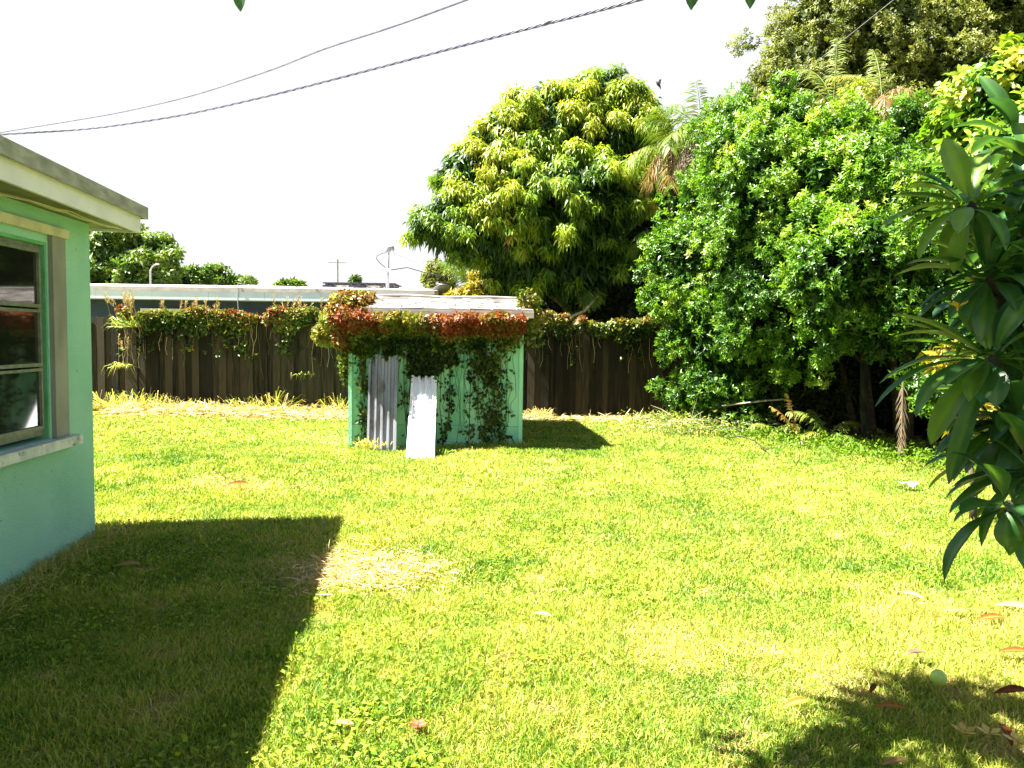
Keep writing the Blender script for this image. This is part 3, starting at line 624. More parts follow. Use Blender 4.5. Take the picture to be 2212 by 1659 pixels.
# oak upper right, behind
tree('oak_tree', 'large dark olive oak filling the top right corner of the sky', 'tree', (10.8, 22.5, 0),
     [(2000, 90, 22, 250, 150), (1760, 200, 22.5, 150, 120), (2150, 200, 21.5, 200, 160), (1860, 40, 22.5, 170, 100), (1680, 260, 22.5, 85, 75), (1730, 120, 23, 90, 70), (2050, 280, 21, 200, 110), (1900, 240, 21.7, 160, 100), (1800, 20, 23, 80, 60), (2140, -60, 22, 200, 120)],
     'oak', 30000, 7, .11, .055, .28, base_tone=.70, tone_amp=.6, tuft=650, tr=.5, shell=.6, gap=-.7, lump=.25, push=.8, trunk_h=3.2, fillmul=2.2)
# left background trees
tree('background_tree', 'big leafy tree rising behind the blue house, close to the turquoise wall', 'tree', (-13.5, 32, 0),
     [(240, 560, 31, 70, 55), (305, 555, 31, 65, 45), (200, 590, 31, 60, 60), (330, 610, 31, 50, 40), (270, 620, 30.6, 90, 40)],
     'fartree', 6000, 6, .26, .13, .25, base_tone=.55, tone_amp=.65, tuft=150, tr=.5, push=.9, shell=.7, gap=-.9, trunk_h=2.4)
tree('background_tree', 'dark blue green ragged tree right of the big leafy one behind the blue house', 'tree', (-13.3, 35, 0),
     [(360, 590, 34, 30, 25), (345, 615, 34, 45, 20), (378, 615, 34, 22, 18)], 'fartree', 1600, 6, .25, .12, .12, base_tone=.05, tone_amp=.2, tuft=50, tr=.5, shell=.6, gap=-.9, trunk_h=2.4)
tree('background_tree', 'pale green airy tree over the middle of the blue house roof', 'tree', (-11.5, 38, 0),
     [(440, 590, 37, 40, 18), (405, 600, 37, 28, 18), (480, 600, 37, 40, 16), (520, 612, 37, 22, 10), (430, 615, 37, 70, 18)], 'fartree', 1500, 6, .24, .11, .12, base_tone=.62, tone_amp=.4, tuft=70, tr=.45, shell=.6, gap=-.6, trunk_h=2.6, fill=False)
tree('distant_shrub', 'tiny rounded treetop just above the blue house roof', 'tree', (-10.5, 40, 0), [(628, 616, 40, 32, 9)], 'fartree', 500, 5, .22, .1, .08, base_tone=.8, tone_amp=.3, shell=.5, trunk_h=3, gap=-1)
tree('distant_shrub', 'small treetop showing behind the dark roof rack', 'tree', (-8, 38, 0), [(768, 606, 38, 10, 8)], 'fartree', 200, 5, .18, .08, .06, base_tone=.6, tone_amp=.3, shell=.5, trunk_h=3, gap=-1)
tree('distant_shrub', 'tiny pointed treetop beside the pale airy tree', 'tree', (-13.5, 40, 0), [(546, 612, 40, 5, 9)], 'fartree', 120, 5, .18, .08, .06, base_tone=.8, tone_amp=.2, shell=.4, trunk_h=3, gap=-1)
tree('small_tree', 'small sparse tree with grey green leaves left of the little palm behind the shed', 'tree', (-2.2, 21.5, 0),
     [(945, 585, 21.5, 18, 20), (930, 602, 21.5, 18, 14), (965, 595, 21.5, 18, 22), (950, 615, 21.5, 30, 18)], 'oak', 900, 6, .12, .055, .05, base_tone=.6, tone_amp=.4, tuft=46, tr=.25, shell=.6, gap=-1, trunk_h=2.2)
tree('yellow_shrub', 'bright yellow leaved shrub behind the shed ridge under the mango tree', 'shrub', (-1.2, 18.8, 0),
     [(1020, 634, 18.8, 30, 14), (1048, 612, 18.8, 30, 30), (990, 644, 18.8, 20, 9), (1040, 640, 18.8, 50, 20)], 'croton', 1600, 6, .12, .045, .05, base_tone=.75, tone_amp=.4, tuft=60, tr=.2, shell=.7, gap=-1.3, trunk_h=1.8)
tree('croton_shrub', 'yellow leaved croton low among the big drooping leaves at the right', 'shrub', (4.05, 6.4, 0),
     [(2050, 770, 6.3, 32, 24), (2110, 900, 6.2, 40, 40)], 'croton', 80, 6, .12, .04, .025, base_tone=.4, tone_amp=.6, tuft=26, tr=.16, shell=.6, gap=-1.3, trunk_h=.5, fill=False)

# ---------------- palms ----------------
def frond(parent, base, az, el, L, arch, tone, mat='palm', leaflet=.42, n=38, wd=.016, twist=0, hang=.35, name='frond'):
    """one frond: curved stem with two rows of leaflets"""
    base = Vector(base); pts = [base]; d = Vector((math.cos(az)*math.cos(el), math.sin(az)*math.cos(el), math.sin(el))); m = 14
    for i in range(m):
        d = (d + Vector((0, 0, -arch/m))).normalized(); pts.append(pts[-1] + d*(L/m))
    mbx = MB().tube(pts, [.011*(1-.8*i/m) for i in range(m+1)], 5, tone)
    A = np.array([tuple(p) for p in pts]); f = np.linspace(.14, .99, n); idx = f*m; i0 = np.minimum(idx.astype(int), m-1); fr = (idx-i0)[:, None]
    q = A[i0]*(1-fr)+A[i0+1]*fr; tg = nrmz(A[i0+1]-A[i0]); side = nrmz(np.cross(tg, [0, 0, 1.0]))
    q2 = np.concatenate([q, q]); sg = np.repeat([1., -1.], n)[:, None]; tg2 = np.concatenate([tg, tg]); sd = np.concatenate([side, side])*sg
    fl = np.concatenate([f, f]); dd = sd*1.0 + tg2*.85 + rng.normal(size=(2*n, 3))*.16; dd[:, 2] -= (hang - .25*twist)*rng.uniform(.4, 1.9, 2*n)
    LL = leaflet*np.sin(np.pi*(fl*.8+.15))**.5*rng.uniform(.5, 1.15, 2*n)
    nn = np.cross(dd, tg2)*sg
    r = leaves(name, q2, dd, nn, LL, np.full(2*n, wd), tone+rng.normal(size=2*n)*.04, M[mat], parent, 'long', .55, .12)
    st = mbx.build('stem', M[mat], None); root = parent
    st.parent = r; st.location = (0, 0, 0)
    return r
def palm(label, base, top, fr, r_=.07, lean=(0, 0), name='palm_tree', crownshaft=True):
    base = Vector(base); top = Vector(top); t = thing(name, base, label, 'palm')
    pts = [base.lerp(top, i/8)+Vector((lean[0]*math.sin(math.pi*i/8), lean[1]*math.sin(math.pi*i/8), 0)) for i in range(9)]
    pts[0] = base - Vector((0, 0, .1)); tr = MB(); tr.tube(pts, [r_*(1.15-.3*i/8) for i in range(9)], 10)
    for i in range(1, 30): tr.lathe(base.lerp(top, i/30)+Vector((lean[0]*math.sin(math.pi*i/30), lean[1]*math.sin(math.pi*i/30), 0)), [(r_*1.0, -.008), (r_*1.18-.0045*i*r_*3, 0), (r_*.95, .012)], 10)
    tr.build('trunk', M['palmtrunk'], t, True)
    for a, e, L, ar, tone, *rest in fr: frond(t, top, R(a), R(e), L, ar, tone, leaflet=rest[0] if rest else .45, hang=rest[1] if len(rest) > 1 else .35)
    return t
def rf(n, tones, L=1.6, el=(20, 80), ar=(1.2, 2.2), a0=0):
    return [(a0+360*i/n+random.uniform(-14, 14), random.uniform(*el), L*random.uniform(.85, 1.15), random.uniform(*ar), random.choice(tones)) for i in range(n)]
pc = P(1450, 325, 15.0)
palm('palm with arching green fronds and brown dead ones between the mango tree and the hedge', (pc.x+.1, pc.y, 0), pc,
     rf(15, [.35, .42, .5], 1.15, (25, 80), (1.4, 2.4)) + [(200, 5, 1.0, 2.6, .85), (180, -10, .9, 2.2, .95), (340, 0, .9, 2.6, .9), (260, -10, 1.0, 2.4, .8)])
pc = P(1515, 290, 14.6)
palm('palm with a grey dead skirt of fronds at the left edge of the hedge top', (pc.x, pc.y, 0), pc,
     rf(13, [.35, .42, .5], 1.15, (30, 85), (1.3, 2.2)) + [(200, -10, .9, 2, 1.05), (240, -20, 1.2, 1.8, 1.05), (290, -10, 1.3, 2, 1.0), (340, -20, 1.2, 2, 1.02)])
pc = P(1425, 520, 16.4)
palm('low palm with drooping brown fronds in the dark gap beside the mango tree', (pc.x, pc.y, 0), pc,
     rf(8, [.3, .35, .45, .8], 1.1, (0, 60), (1.6, 2.6)))
pc = P(1800, 232, 13.6)
palm('palm with one upright arching green frond and orange fronds above the hedge', (pc.x, pc.y, 0), pc,
     [(60, 86, 1.3, 1.3, .5, .3), (20, 70, 1.2, 1.8, .55, .3), (160, 60, 1.3, 2.0, .45, .35), (200, 40, 1.1, 2.4, .75, .3), (250, 30, 1.0, 2.6, .8, .3), (320, 35, 1.2, 2.2, .6, .3), (350, 50, 1.2, 2.2, .62, .35), (120, 75, 1.2, 1.6, .5, .35), (280, 10, 1.0, 2.4, .84, .3), (140, 30, 1.1, 2.4, .7, .3), (10, 35, 1.4, 2.2, .8, .3), (30, 55, 1.3, 1.8, .66, .3)])
pc = P(1905, 212, 13.2)
palm('palm with dry straw coloured fronds against the oak above the hedge', (pc.x, pc.y, 0), pc,
     [(330, 20, 1.3, 1.8, .5, .3), (0, 25, 1.1, 2.2, .95, .3), (40, 50, 1.1, 1.8, .9, .3), (200, 50, 1.0, 2.4, .7, .3), (300, 40, 1.0, 2.4, .9, .3), (160, 65, 1.1, 1.8, .6, .3), (90, 80, 1.1, 1.4, .5, .3), (250, 20, .9, 2.6, .9, .3)])
pc = P(1012, 618, 20.5)
palm('little green palm fanning out behind the shed roof, left of the mango tree', (pc.x, pc.y, 0), pc,
     rf(13, [.3, .4, .5], .95, (30, 88), (.7, 1.6)) + [(200, 10, .9, 2.2, 1.0), (250, 0, .8, 2.2, 1.0), (180, 20, .9, 2, .98), (160, 0, .8, 2, .95)])
# areca canes under the hedge
def canes():
    spec = [(1960, 972, 1925, 770, 'leftward leaning brown palm cane'), (1865, 955, 1800, 770, 'thin brown palm cane leaning left under the hedge'), (1905, 962, 1862, 780, 'brown palm cane in the middle of the hollow under the hedge'), (1985, 985, 1965, 780, 'upright brown palm cane beside the hanging dead frond'), (2030, 990, 2040, 800, 'rightmost brown palm cane under the hedge'), (1850, 950, 1870, 800, 'brown palm cane crossing behind the green arching frond')]
    for i, (u, v, u2, v2, lab) in enumerate(spec):
        b = G(u, v-8); b.y += .25; top = P(u2, v2-60, b.y+.3)
        palm(lab, (b.x, b.y, 0), top, [(random.uniform(0, 360), random.uniform(20, 60), .9, 2, .3, .3) for _ in range(3)], r_=.05, name='palm_cane')
canes()
b = G(1735, 962); b.z = 0
def sprig(name, label, base, frs, **k):
    t = thing(name, base, label, 'palm frond')
    for a, e, L, ar, tone, ll in frs: frond(t, Vector(base)+Vector((0, 0, .02)), R(a), R(e), L, ar, tone, leaflet=ll, n=26, wd=.02, **k)
    return t
q = G(1725, 960); sprig('palm_frond', 'orange dying palm frond drooping at the foot of the hedge', (q.x+.05, q.y+.15, 0), [(190, 80, .75, .9, .82, .16), (170, 72, .68, 1.3, .78, .15)])
q = G(1795, 962); sprig('palm_seedling', 'green young palm with arching fronds under the hedge, right of the orange frond', (q.x, q.y+.15, 0), [(170, 75, .8, 2.1, .5, .24), (15, 70, .75, 2.2, .6, .22), (100, 70, .7, 1.5, .45, .2), (200, 60, .7, 2.4, .66, .22), (330, 55, .6, 2.2, .4, .2)])
q = G(1680, 950); sprig('palm_seedling', 'small green palm seedling left of the orange frond at the hedge foot', (q.x, q.y+.15, 0), [(190, 70, .5, 2.1, .5, .2), (320, 70, .5, 2.0, .5, .18), (250, 60, .4, 2.2, .6, .18)])
tq = P(1950, 812, 8.95); t = thing('dead_palm_frond', tq, 'pale dry dead palm frond hanging straight down beside the palm canes', 'palm frond')
frond(t, tq, R(250), R(-78), .9, .4, 1.03, leaflet=.17, n=30, wd=.008, hang=1.3)

# plank and fallen branches
q0, q1 = G(1768, 950), G(1905, 944); q0.z = q1.z = .1
o = MB().box((q0+q1)/2+Vector((0, .3, 0)), ((q1-q0).length, .06, .16), math.atan2((q1-q0).y, (q1-q0).x)).build('plank', M['fence']); tag(o, 'old dark plank lying on edge in the hollow under the hedge', 'plank')
cable('fallen_branch', [P(1560, 877, 12.2), P(1600, 872, 12.1), P(1650, 866, 12), P(1700, 862, 11.9)], .014, M['palebark'], 'pale bare stick held sideways across the low hedge leaves', 'branch')
cable('fallen_branch', [G(1575, 945, .06), G(1600, 942, .16), G(1630, 952, .10), G(1655, 972, .03)], .010, M['bark'], 'thin brown stick bending down onto the grass before the hedge', 'branch')
def brushpile(u, v, label, n=70, s=.6):
    c = G(u, v); t = thing('brush_pile', (c.x, c.y+.2, 0), label, 'brush pile'); m_ = MB()
    for i in range(n):
        p = Vector((c.x+random.gauss(0, s), c.y+.2+random.gauss(0, s*.5), random.uniform(.01, .22))); d = Vector((random.gauss(0, 1), random.gauss(0, .6), random.gauss(0, .35))).normalized()*random.uniform(.15, .5)
        d.z = max(d.z, -p.z*.8); m_.tube([p, p+d*.5+Vector((0, 0, .02)), p+d], [.006, .005, .002], 4, random.random())
    m_.build('twigs', M['palebark'], t)['kind'] = 'stuff'
    k = 700; pos = np.array([c.x, c.y+.2, 0])+rng.normal(size=(k, 3))*np.array([s*1.2, s*.5, 0]); pos[:, 2] = np.abs(rng.normal(size=k))*.13+.02
    leaves('leaves', pos, unit(k), unit(k)+np.array([0, 0, 1]), rng.uniform(.04, .09, k), .022, rng.uniform(.2, .9, k), M['grass'], t)
brushpile(1480, 935, 'pile of cut branches and drying leaves on the grass before the hedge', s=.42)
brushpile(1600, 940, 'second pile of cut twigs nearer the orange palm frond', s=.45)

# ---------------- creepers ----------------
def vine_leaves(name, p, od, tone, t, L=.075, W_=.05, per=3, mat='vine', droopv=.3):
    a = cluster_leaves(p, od, tone, per, L, W_, rng, spread=(45, 100), droop=droopv, updir=.1, rnd=.7)
    leaves(name, *a, M[mat], t, 'rhomb', .3, .15)
def fence_vine(x0, x1, label, redfn, n, dt=0):
    t = thing('creeper', ((x0+x1)/2, 14.4, 0), label, 'creeper')
    x = rng.uniform(x0, x1, n); top = 1.83+.13*noise(np.stack([x*1.4, 0*x, 0*x], 1), 2.2, 1)
    dp = .10+.07*np.clip(noise(np.stack([x, 0*x+3, 0*x], 1), 2.7, 2), -1, 1)
    z = top + .10 - rng.exponential(1, n)*dp*1.25
    hg = rng.random(n) < .035; z[hg] -= rng.uniform(.1, .8, hg.sum()); hx = np.round(x[hg]*1.6)/1.6+rng.normal(size=hg.sum())*.06; x[hg] = hx
    y = 14.42 - rng.uniform(.0, .17, n)
    kk = (noise(np.stack([x, z, 0*x], 1), 4.3, 5) > -.25) & (z > top-.75); x, y, z, top = x[kk], y[kk], z[kk], top[kk]; n = len(x)
    p = np.stack([x, y, np.clip(z, .1, 2.15)], 1); out = np.stack([0*x, 0*x-1, .5+0*x], 1)
    red = noise(np.stack([x, z*2, 0*x], 1), 3.0, 4)
    tone = .44 + .13*red + .11*rng.normal(size=n) + np.clip((z-1.80)*.9, -.3, .12); tone += redfn(x)*rng.random(n) - dt
    vine_leaves('leaves', p, out, tone, t, per=3)
    m_ = MB()
    for i in range(int((x1-x0)*5)):
        a = random.uniform(x0, x1); l = random.uniform(.2, 1.2); pts = [(a+.05*math.sin(k*1.3+i), 14.40-.02*random.random(), 1.9-l*k/6) for k in range(7)]
        m_.tube(pts, .004, 4)
    for i in range(int((x1-x0)*3)):
        a = random.uniform(x0, x1); m_.tube([(a+.09*k*random.uniform(.4, 1.2), 14.38+.02*math.sin(k), 1.86+.05*math.sin(k*1.1+i)) for k in range(6)], .006, 4)
    m_.t = [0]*len(m_.v); dry = m_
    for i in range(int((x1-x0)*9)):
        a = random.uniform(x0, x1); l = random.uniform(.15, .9); b_ = random.uniform(-.12, .12); z0 = random.uniform(1.5, 1.9)
        dry.tube([(a+b_*k/4+.02*math.sin(k*2+i), 14.37-.03*random.random()-.02*k/4, z0-l*k/4) for k in range(5)], .0035, 4, random.random())
    m_.build('stems', M['straw'], t)
fence_vine(-7.6, -2.4, 'green and red creeper spilling over the fence top left of the shed', lambda x: .34*(np.sin(x*2.1)+1)*.5, 8500, .05)
fence_vine(.1, 4.4, 'yellow green creeper along the fence top right of the shed', lambda x: .03*(np.sin(x*3)+1)*.5, 6500, .06)

def shed_vine():
    t = thing('red_creeper', (-1.1, SY-.3, 1.8), 'thick red and rust creeper hanging over the front eave and left corner of the shed', 'creeper')
    n = 12500; u = rng.uniform(742, 1128, n)
    # lower limit of the mass by u (display px at shed front)
    kx = [742, 757, 775, 800, 859, 870, 885, 898, 930, 950, 962, 985, 1000, 1010, 1030, 1060, 1085, 1105, 1135]
    kz = [1.40, 1.43, 1.32, 1.28, 1.28, 1.50, 1.46, 1.05, 1.0, 1.02, 1.18, 1.12, 1.25, 1.50, 1.42, 1.52, 1.60, 1.56, 1.66]
    topz = 1.80+.035*noise(np.stack([u*.06, 0*u, 0*u], 1), 1.3, 4)+.02*noise(np.stack([u*.2, 0*u, 0*u], 1), 1.3, 1)
    low = np.interp(u, kx, kz) + .09*noise(np.stack([u*.05, 0*u, 0*u], 1), 1.5, 2)
    X = (u-CX)/F0*(SY-.2); z = topz - (topz-low)*rng.uniform(0, 1, n)**1.05; 
    thick = (1+.35*noise(np.stack([u*.05, 0*u, 0*u], 1), 1.1, 5))*(.06+.36*np.clip((z-low)/(1.80-low), 0, 1)**1.6); y = SY-.05-rng.uniform(0, 1, n)*thick-.03  # mass bulges near the top to shade the leaves below
    lip = z > 1.74; y[lip] -= rng.uniform(0, .08, lip.sum()) 
    p = np.stack([X, y, z], 1); od = np.stack([0*X, -1+0*X, .25+0*X], 1)
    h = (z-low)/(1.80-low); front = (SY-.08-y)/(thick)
    zc = 1.53+.05*noise(p*[1, 0, 0], 4, 2)+.04*noise(p*[1, 0, 0], 11, 3); tone = .10+.70/(1+np.exp(-(z-zc)/.03)) + .10*noise(p, 5, 1) + .10*rng.normal(size=n); tone -= np.where((noise(p, 3.2, 3) > .85) & (z > zc), .3, 0)  # rust leaves above; lower ones toned near black as painted shade
    keep = noise(p, 4.5, 6) > -1.1
    P1, O1, T1 = p[keep], od[keep], tone[keep]
    # ball on the left corner and up the roof
    bl = [(750, 672, SY-.1, 38, 38, .35), (725, 690, SY+.1, 32, 30, .3), (770, 650, SY+.3, 36, 20, .35), (790, 640, SY+.8, 26, 10, .3), (740, 645, SY+.4, 24, 16, .3), (745, 720, SY-.05, 26, 40, .2), (760, 690, SY-.15, 50, 36, .2), (748, 780, SY, 14, 50, .08), (715, 720, SY+.8, 30, 26, .6)]
    q, qo, dep, tt = crown(blobsW(bl), 8500, shell=.55, lump=.2, gap=-1.3)
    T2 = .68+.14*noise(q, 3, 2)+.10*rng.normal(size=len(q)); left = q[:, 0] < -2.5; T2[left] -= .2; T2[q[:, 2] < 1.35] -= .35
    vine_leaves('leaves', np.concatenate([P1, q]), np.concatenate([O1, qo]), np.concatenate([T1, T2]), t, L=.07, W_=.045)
    m_ = MB()
    for i in range(26):
        a = random.uniform(-2.25, .1); pts = [(a+.04*math.sin(k*1.1+i*2), SY-.05-.02*random.random(), 1.85-(k/9)*random.uniform(1.3, 1.85)) for k in range(10)]
        m_.tube(sorted(pts, key=lambda q_: -q_[2]), .0045, 4)
    m_.tube([P(985, 700, SY-.3), P(992, 745, SY-.35), P(980, 765, SY-.35), P(974, 780, SY-.34)], .005, 4)
    m_.build('stems', M['bark'], t)
shed_vine()
def wall_vine(name, label, strands, n, tone0, L=.075, base=None, wid=.08):
    t = thing(name, base or strands[0][0], label, 'creeper'); m_ = MB(); PP = []; 
    for st in strands:
        pts = [Vector(p) for p in st[:-1]]; m_.tube(pts, .0055, 5); dens = st[-1]
        for a, b_ in zip(pts[:-1], pts[1:]):
            k = int(dens*n*(b_-a).length); f = rng.uniform(0, 1, (k, 1)); q = np.array(a)*(1-f)+np.array(b_)*f + rng.normal(size=(k, 3))*np.array([wid, .015, .05]); q[:, 1] = np.minimum(q[:, 1], SY-.045); PP.append(q)
    m_.build('stems', M['bark'], t); p = np.concatenate(PP); od = np.tile([0, -1., -.1], (len(p), 1))
    vine_leaves('leaves', p, od, tone0+.12*rng.normal(size=len(p))+.08*noise(p, 5, 1), t, L=L, W_=L*.62, per=2, droopv=.35)
def S(*uv, off=.07, d=1): return [tuple(P(u, v, SY-off)) for u, v in uv] + [d]
wall_vine('green_creeper', 'dark green creeper dangling in a long tuft down the right half of the shed front', [
    S((1040, 690), (1035, 760), (1050, 820), (1060, 880), (1072, 950), d=.6), S((1060, 690), (1062, 770), (1068, 850), (1060, 930), (1068, 972), d=.35),
    S((1085, 700), (1080, 770), (1083, 840), (1075, 900), (1090, 960), d=.5), S((1028, 730), (1030, 780), (1040, 800), d=1.5), S((1050, 765), (1062, 835), d=2.6), S((1100, 700), (1096, 730), (1105, 745), d=1.5), S((1045, 900), (1060, 925), (1075, 930), d=1.3)], 105, .20, wid=.11)
wall_vine('green_creeper', 'thin green creeper down the left edge of the shed beside the darker metal sheet', [S((775, 740), (785, 790), (790, 840), (785, 900), (778, 972), d=.6), S((783, 740), (788, 800), (792, 840), d=1.0), S((790, 880), (788, 925), (785, 950), d=.5)], 100, .25, wid=.05)
wall_vine('green_creeper', 'thin dark stems and leaves between the metal sheets and the middle of the shed front', [
    S((955, 740), (952, 830), (950, 880), (958, 960), d=.08), S((975, 750), (972, 850), (968, 910), (955, 965), d=.4), S((1012, 750), (1018, 800), (1015, 860), (1012, 975), d=.22), S((1020, 790), (1030, 850), (1035, 900), (1050, 970), d=.25),
    S((893, 750), (890, 790), (900, 810), d=2.2), S((872, 760), (873, 860), (880, 960), d=.1), S((884, 740), (886, 800), (884, 900), d=.15)], 120, .15, wid=.04)
wall_vine('green_creeper', 'small leafy green creeper rounding the right edge of the shed under the roof corner', [
    [tuple(P(1128, 645, 11.2)), tuple(P(1150, 670, 10.3)), tuple(P(1158, 700, 10.6)), tuple(P(1145, 740, 10.7)), .9], [tuple(P(1120, 700, SY-.08)), tuple(P(1112, 720, SY-.08)), tuple(P(1095, 745, SY-.08)), 1.6]], 150, .42, wid=.07)

# ---------------- weeds along fence and shed ----------------
def grass_clump(label, c, n, h, spread, tone, lean=0, name='tall_grass', hang=.6, w_=.012, seedheads=0):
    t = thing(name, c, label, 'grass clump'); c = np.array(c)
    pos = c + rng.normal(size=(n, 3))*np.array([spread, spread*.5, 0]); d = unit(n); d[:, 2] = np.abs(d[:, 2])*1.4+.5; d[:, 0] += lean; d[:, 1] *= .6
    L = h*rng.uniform(.35, 1.1, n)
    leaves('blades', pos, d, np.stack([rng.normal(size=n), -np.ones(n), .3+0*d[:, 0]], 1), L, w_*rng.uniform(.6, 1.3, n), tone+.14*rng.normal(size=n), M['grass'], t, 'long', hang, .1)
    if seedheads:
        m_ = MB(); PH = []; DH = []
        for i in range(seedheads):
            a = Vector(c)+Vector((random.gauss(0, spread), random.gauss(0, spread*.4), 0)); b_ = a+Vector((random.gauss(lean*.3, .22)*h, random.gauss(0, .08), h*random.uniform(.9, 1.3)))
            m_.tube([a, a.lerp(b_, .5)+Vector((0, 0, .06*h)), b_], [.004, .003, .002], 4)
            for k in range(22):
                f = .68+.32*k/22; PH.append(a.lerp(b_, f)); v_ = (b_-a).normalized(); DH.append(v_*.8+Vector(unit(1)[0])*.6)
        m_.build('stalks', M['straw'], t)
        PHa = np.array([tuple(p) for p in PH]); DHa = np.array([tuple(p) for p in DH])
        leaves('seed_heads', PHa, DHa, unit(len(PHa)), .07, .008, np.full(len(PHa), .6), M['straw'], t)
YF = 14.3
def fx(u): return (u-CX)/F0*YF
for (u, n, h, sp, tn, lab) in ((238, 90, .7, .16, .6, 'dry yellowish weed clump at the fence foot nearest the house'), (330, 240, .6, .35, .62, 'big straw coloured weed clump at the fence foot under the wide post'), (300, 120, .75, .25, .45, 'green weed clump mixed into the straw by the fence post'),
        (430, 130, .45, .3, .6, 'low weed clump at the fence foot right of the wide post'), (540, 120, .6, .25, .55, 'weed clump at the fence foot midway to the shed'), (600, 60, .9, .15, .6, 'tall thin weeds against the fence midway to the shed'), (660, 150, .35, .3, .85, 'straw coloured weed clump at the fence foot near the shed'),
        (725, 70, .7, .12, .55, 'long bladed weeds beside the left wall of the shed'), (1165, 70, .35, .15, .8, 'dry weed clump at the fence foot right of the shed')):
    grass_clump(lab, (fx(u), YF-.02, 0), int(n*1.5), h*1.15, sp, tn+.15)
grass_clump('wispy flowering grass growing over the fence top near the house', (fx(285), 14.25, 1.62), 110, .55, .12, .5, lean=-.8, seedheads=14, hang=.8)
grass_clump('wispy flowering grass over the middle of the fence top', (fx(400), 14.6, 1.6), 60, .5, .35, .45, seedheads=12)
grass_clump('wispy flowering grass over the fence top near the shed', (fx(640), 14.6, 1.6), 60, .55, .25, .45, seedheads=14, lean=.2)
grass_clump('hanging dry tuft of grass halfway up the fence near the house', (fx(262), 14.3, .85), 60, .5, .08, .6, hang=1.4, seedheads=4)
grass_clump('curved grass blades in front of the fence left of the shed', (fx(650), 14.3, .75), 12, .35, .1, .55, hang=1.6, w_=.02)
grass_clump('short weeds at the foot of the white metal sheet', (-.90, 9.5, 0), 110, .16, .09, .35)
grass_clump('dry grass bunch before the grey metal sheets', (-1.9, 9.95, 0), 120, .3, .12, .75)
grass_clump('green weeds at the middle of the shed foot', (-.45, 10.2, 0), 140, .18, .25, .4)
grass_clump('green weeds near the right corner of the shed foot', (-.05, 10.2, 0), 120, .22, .14, .45)

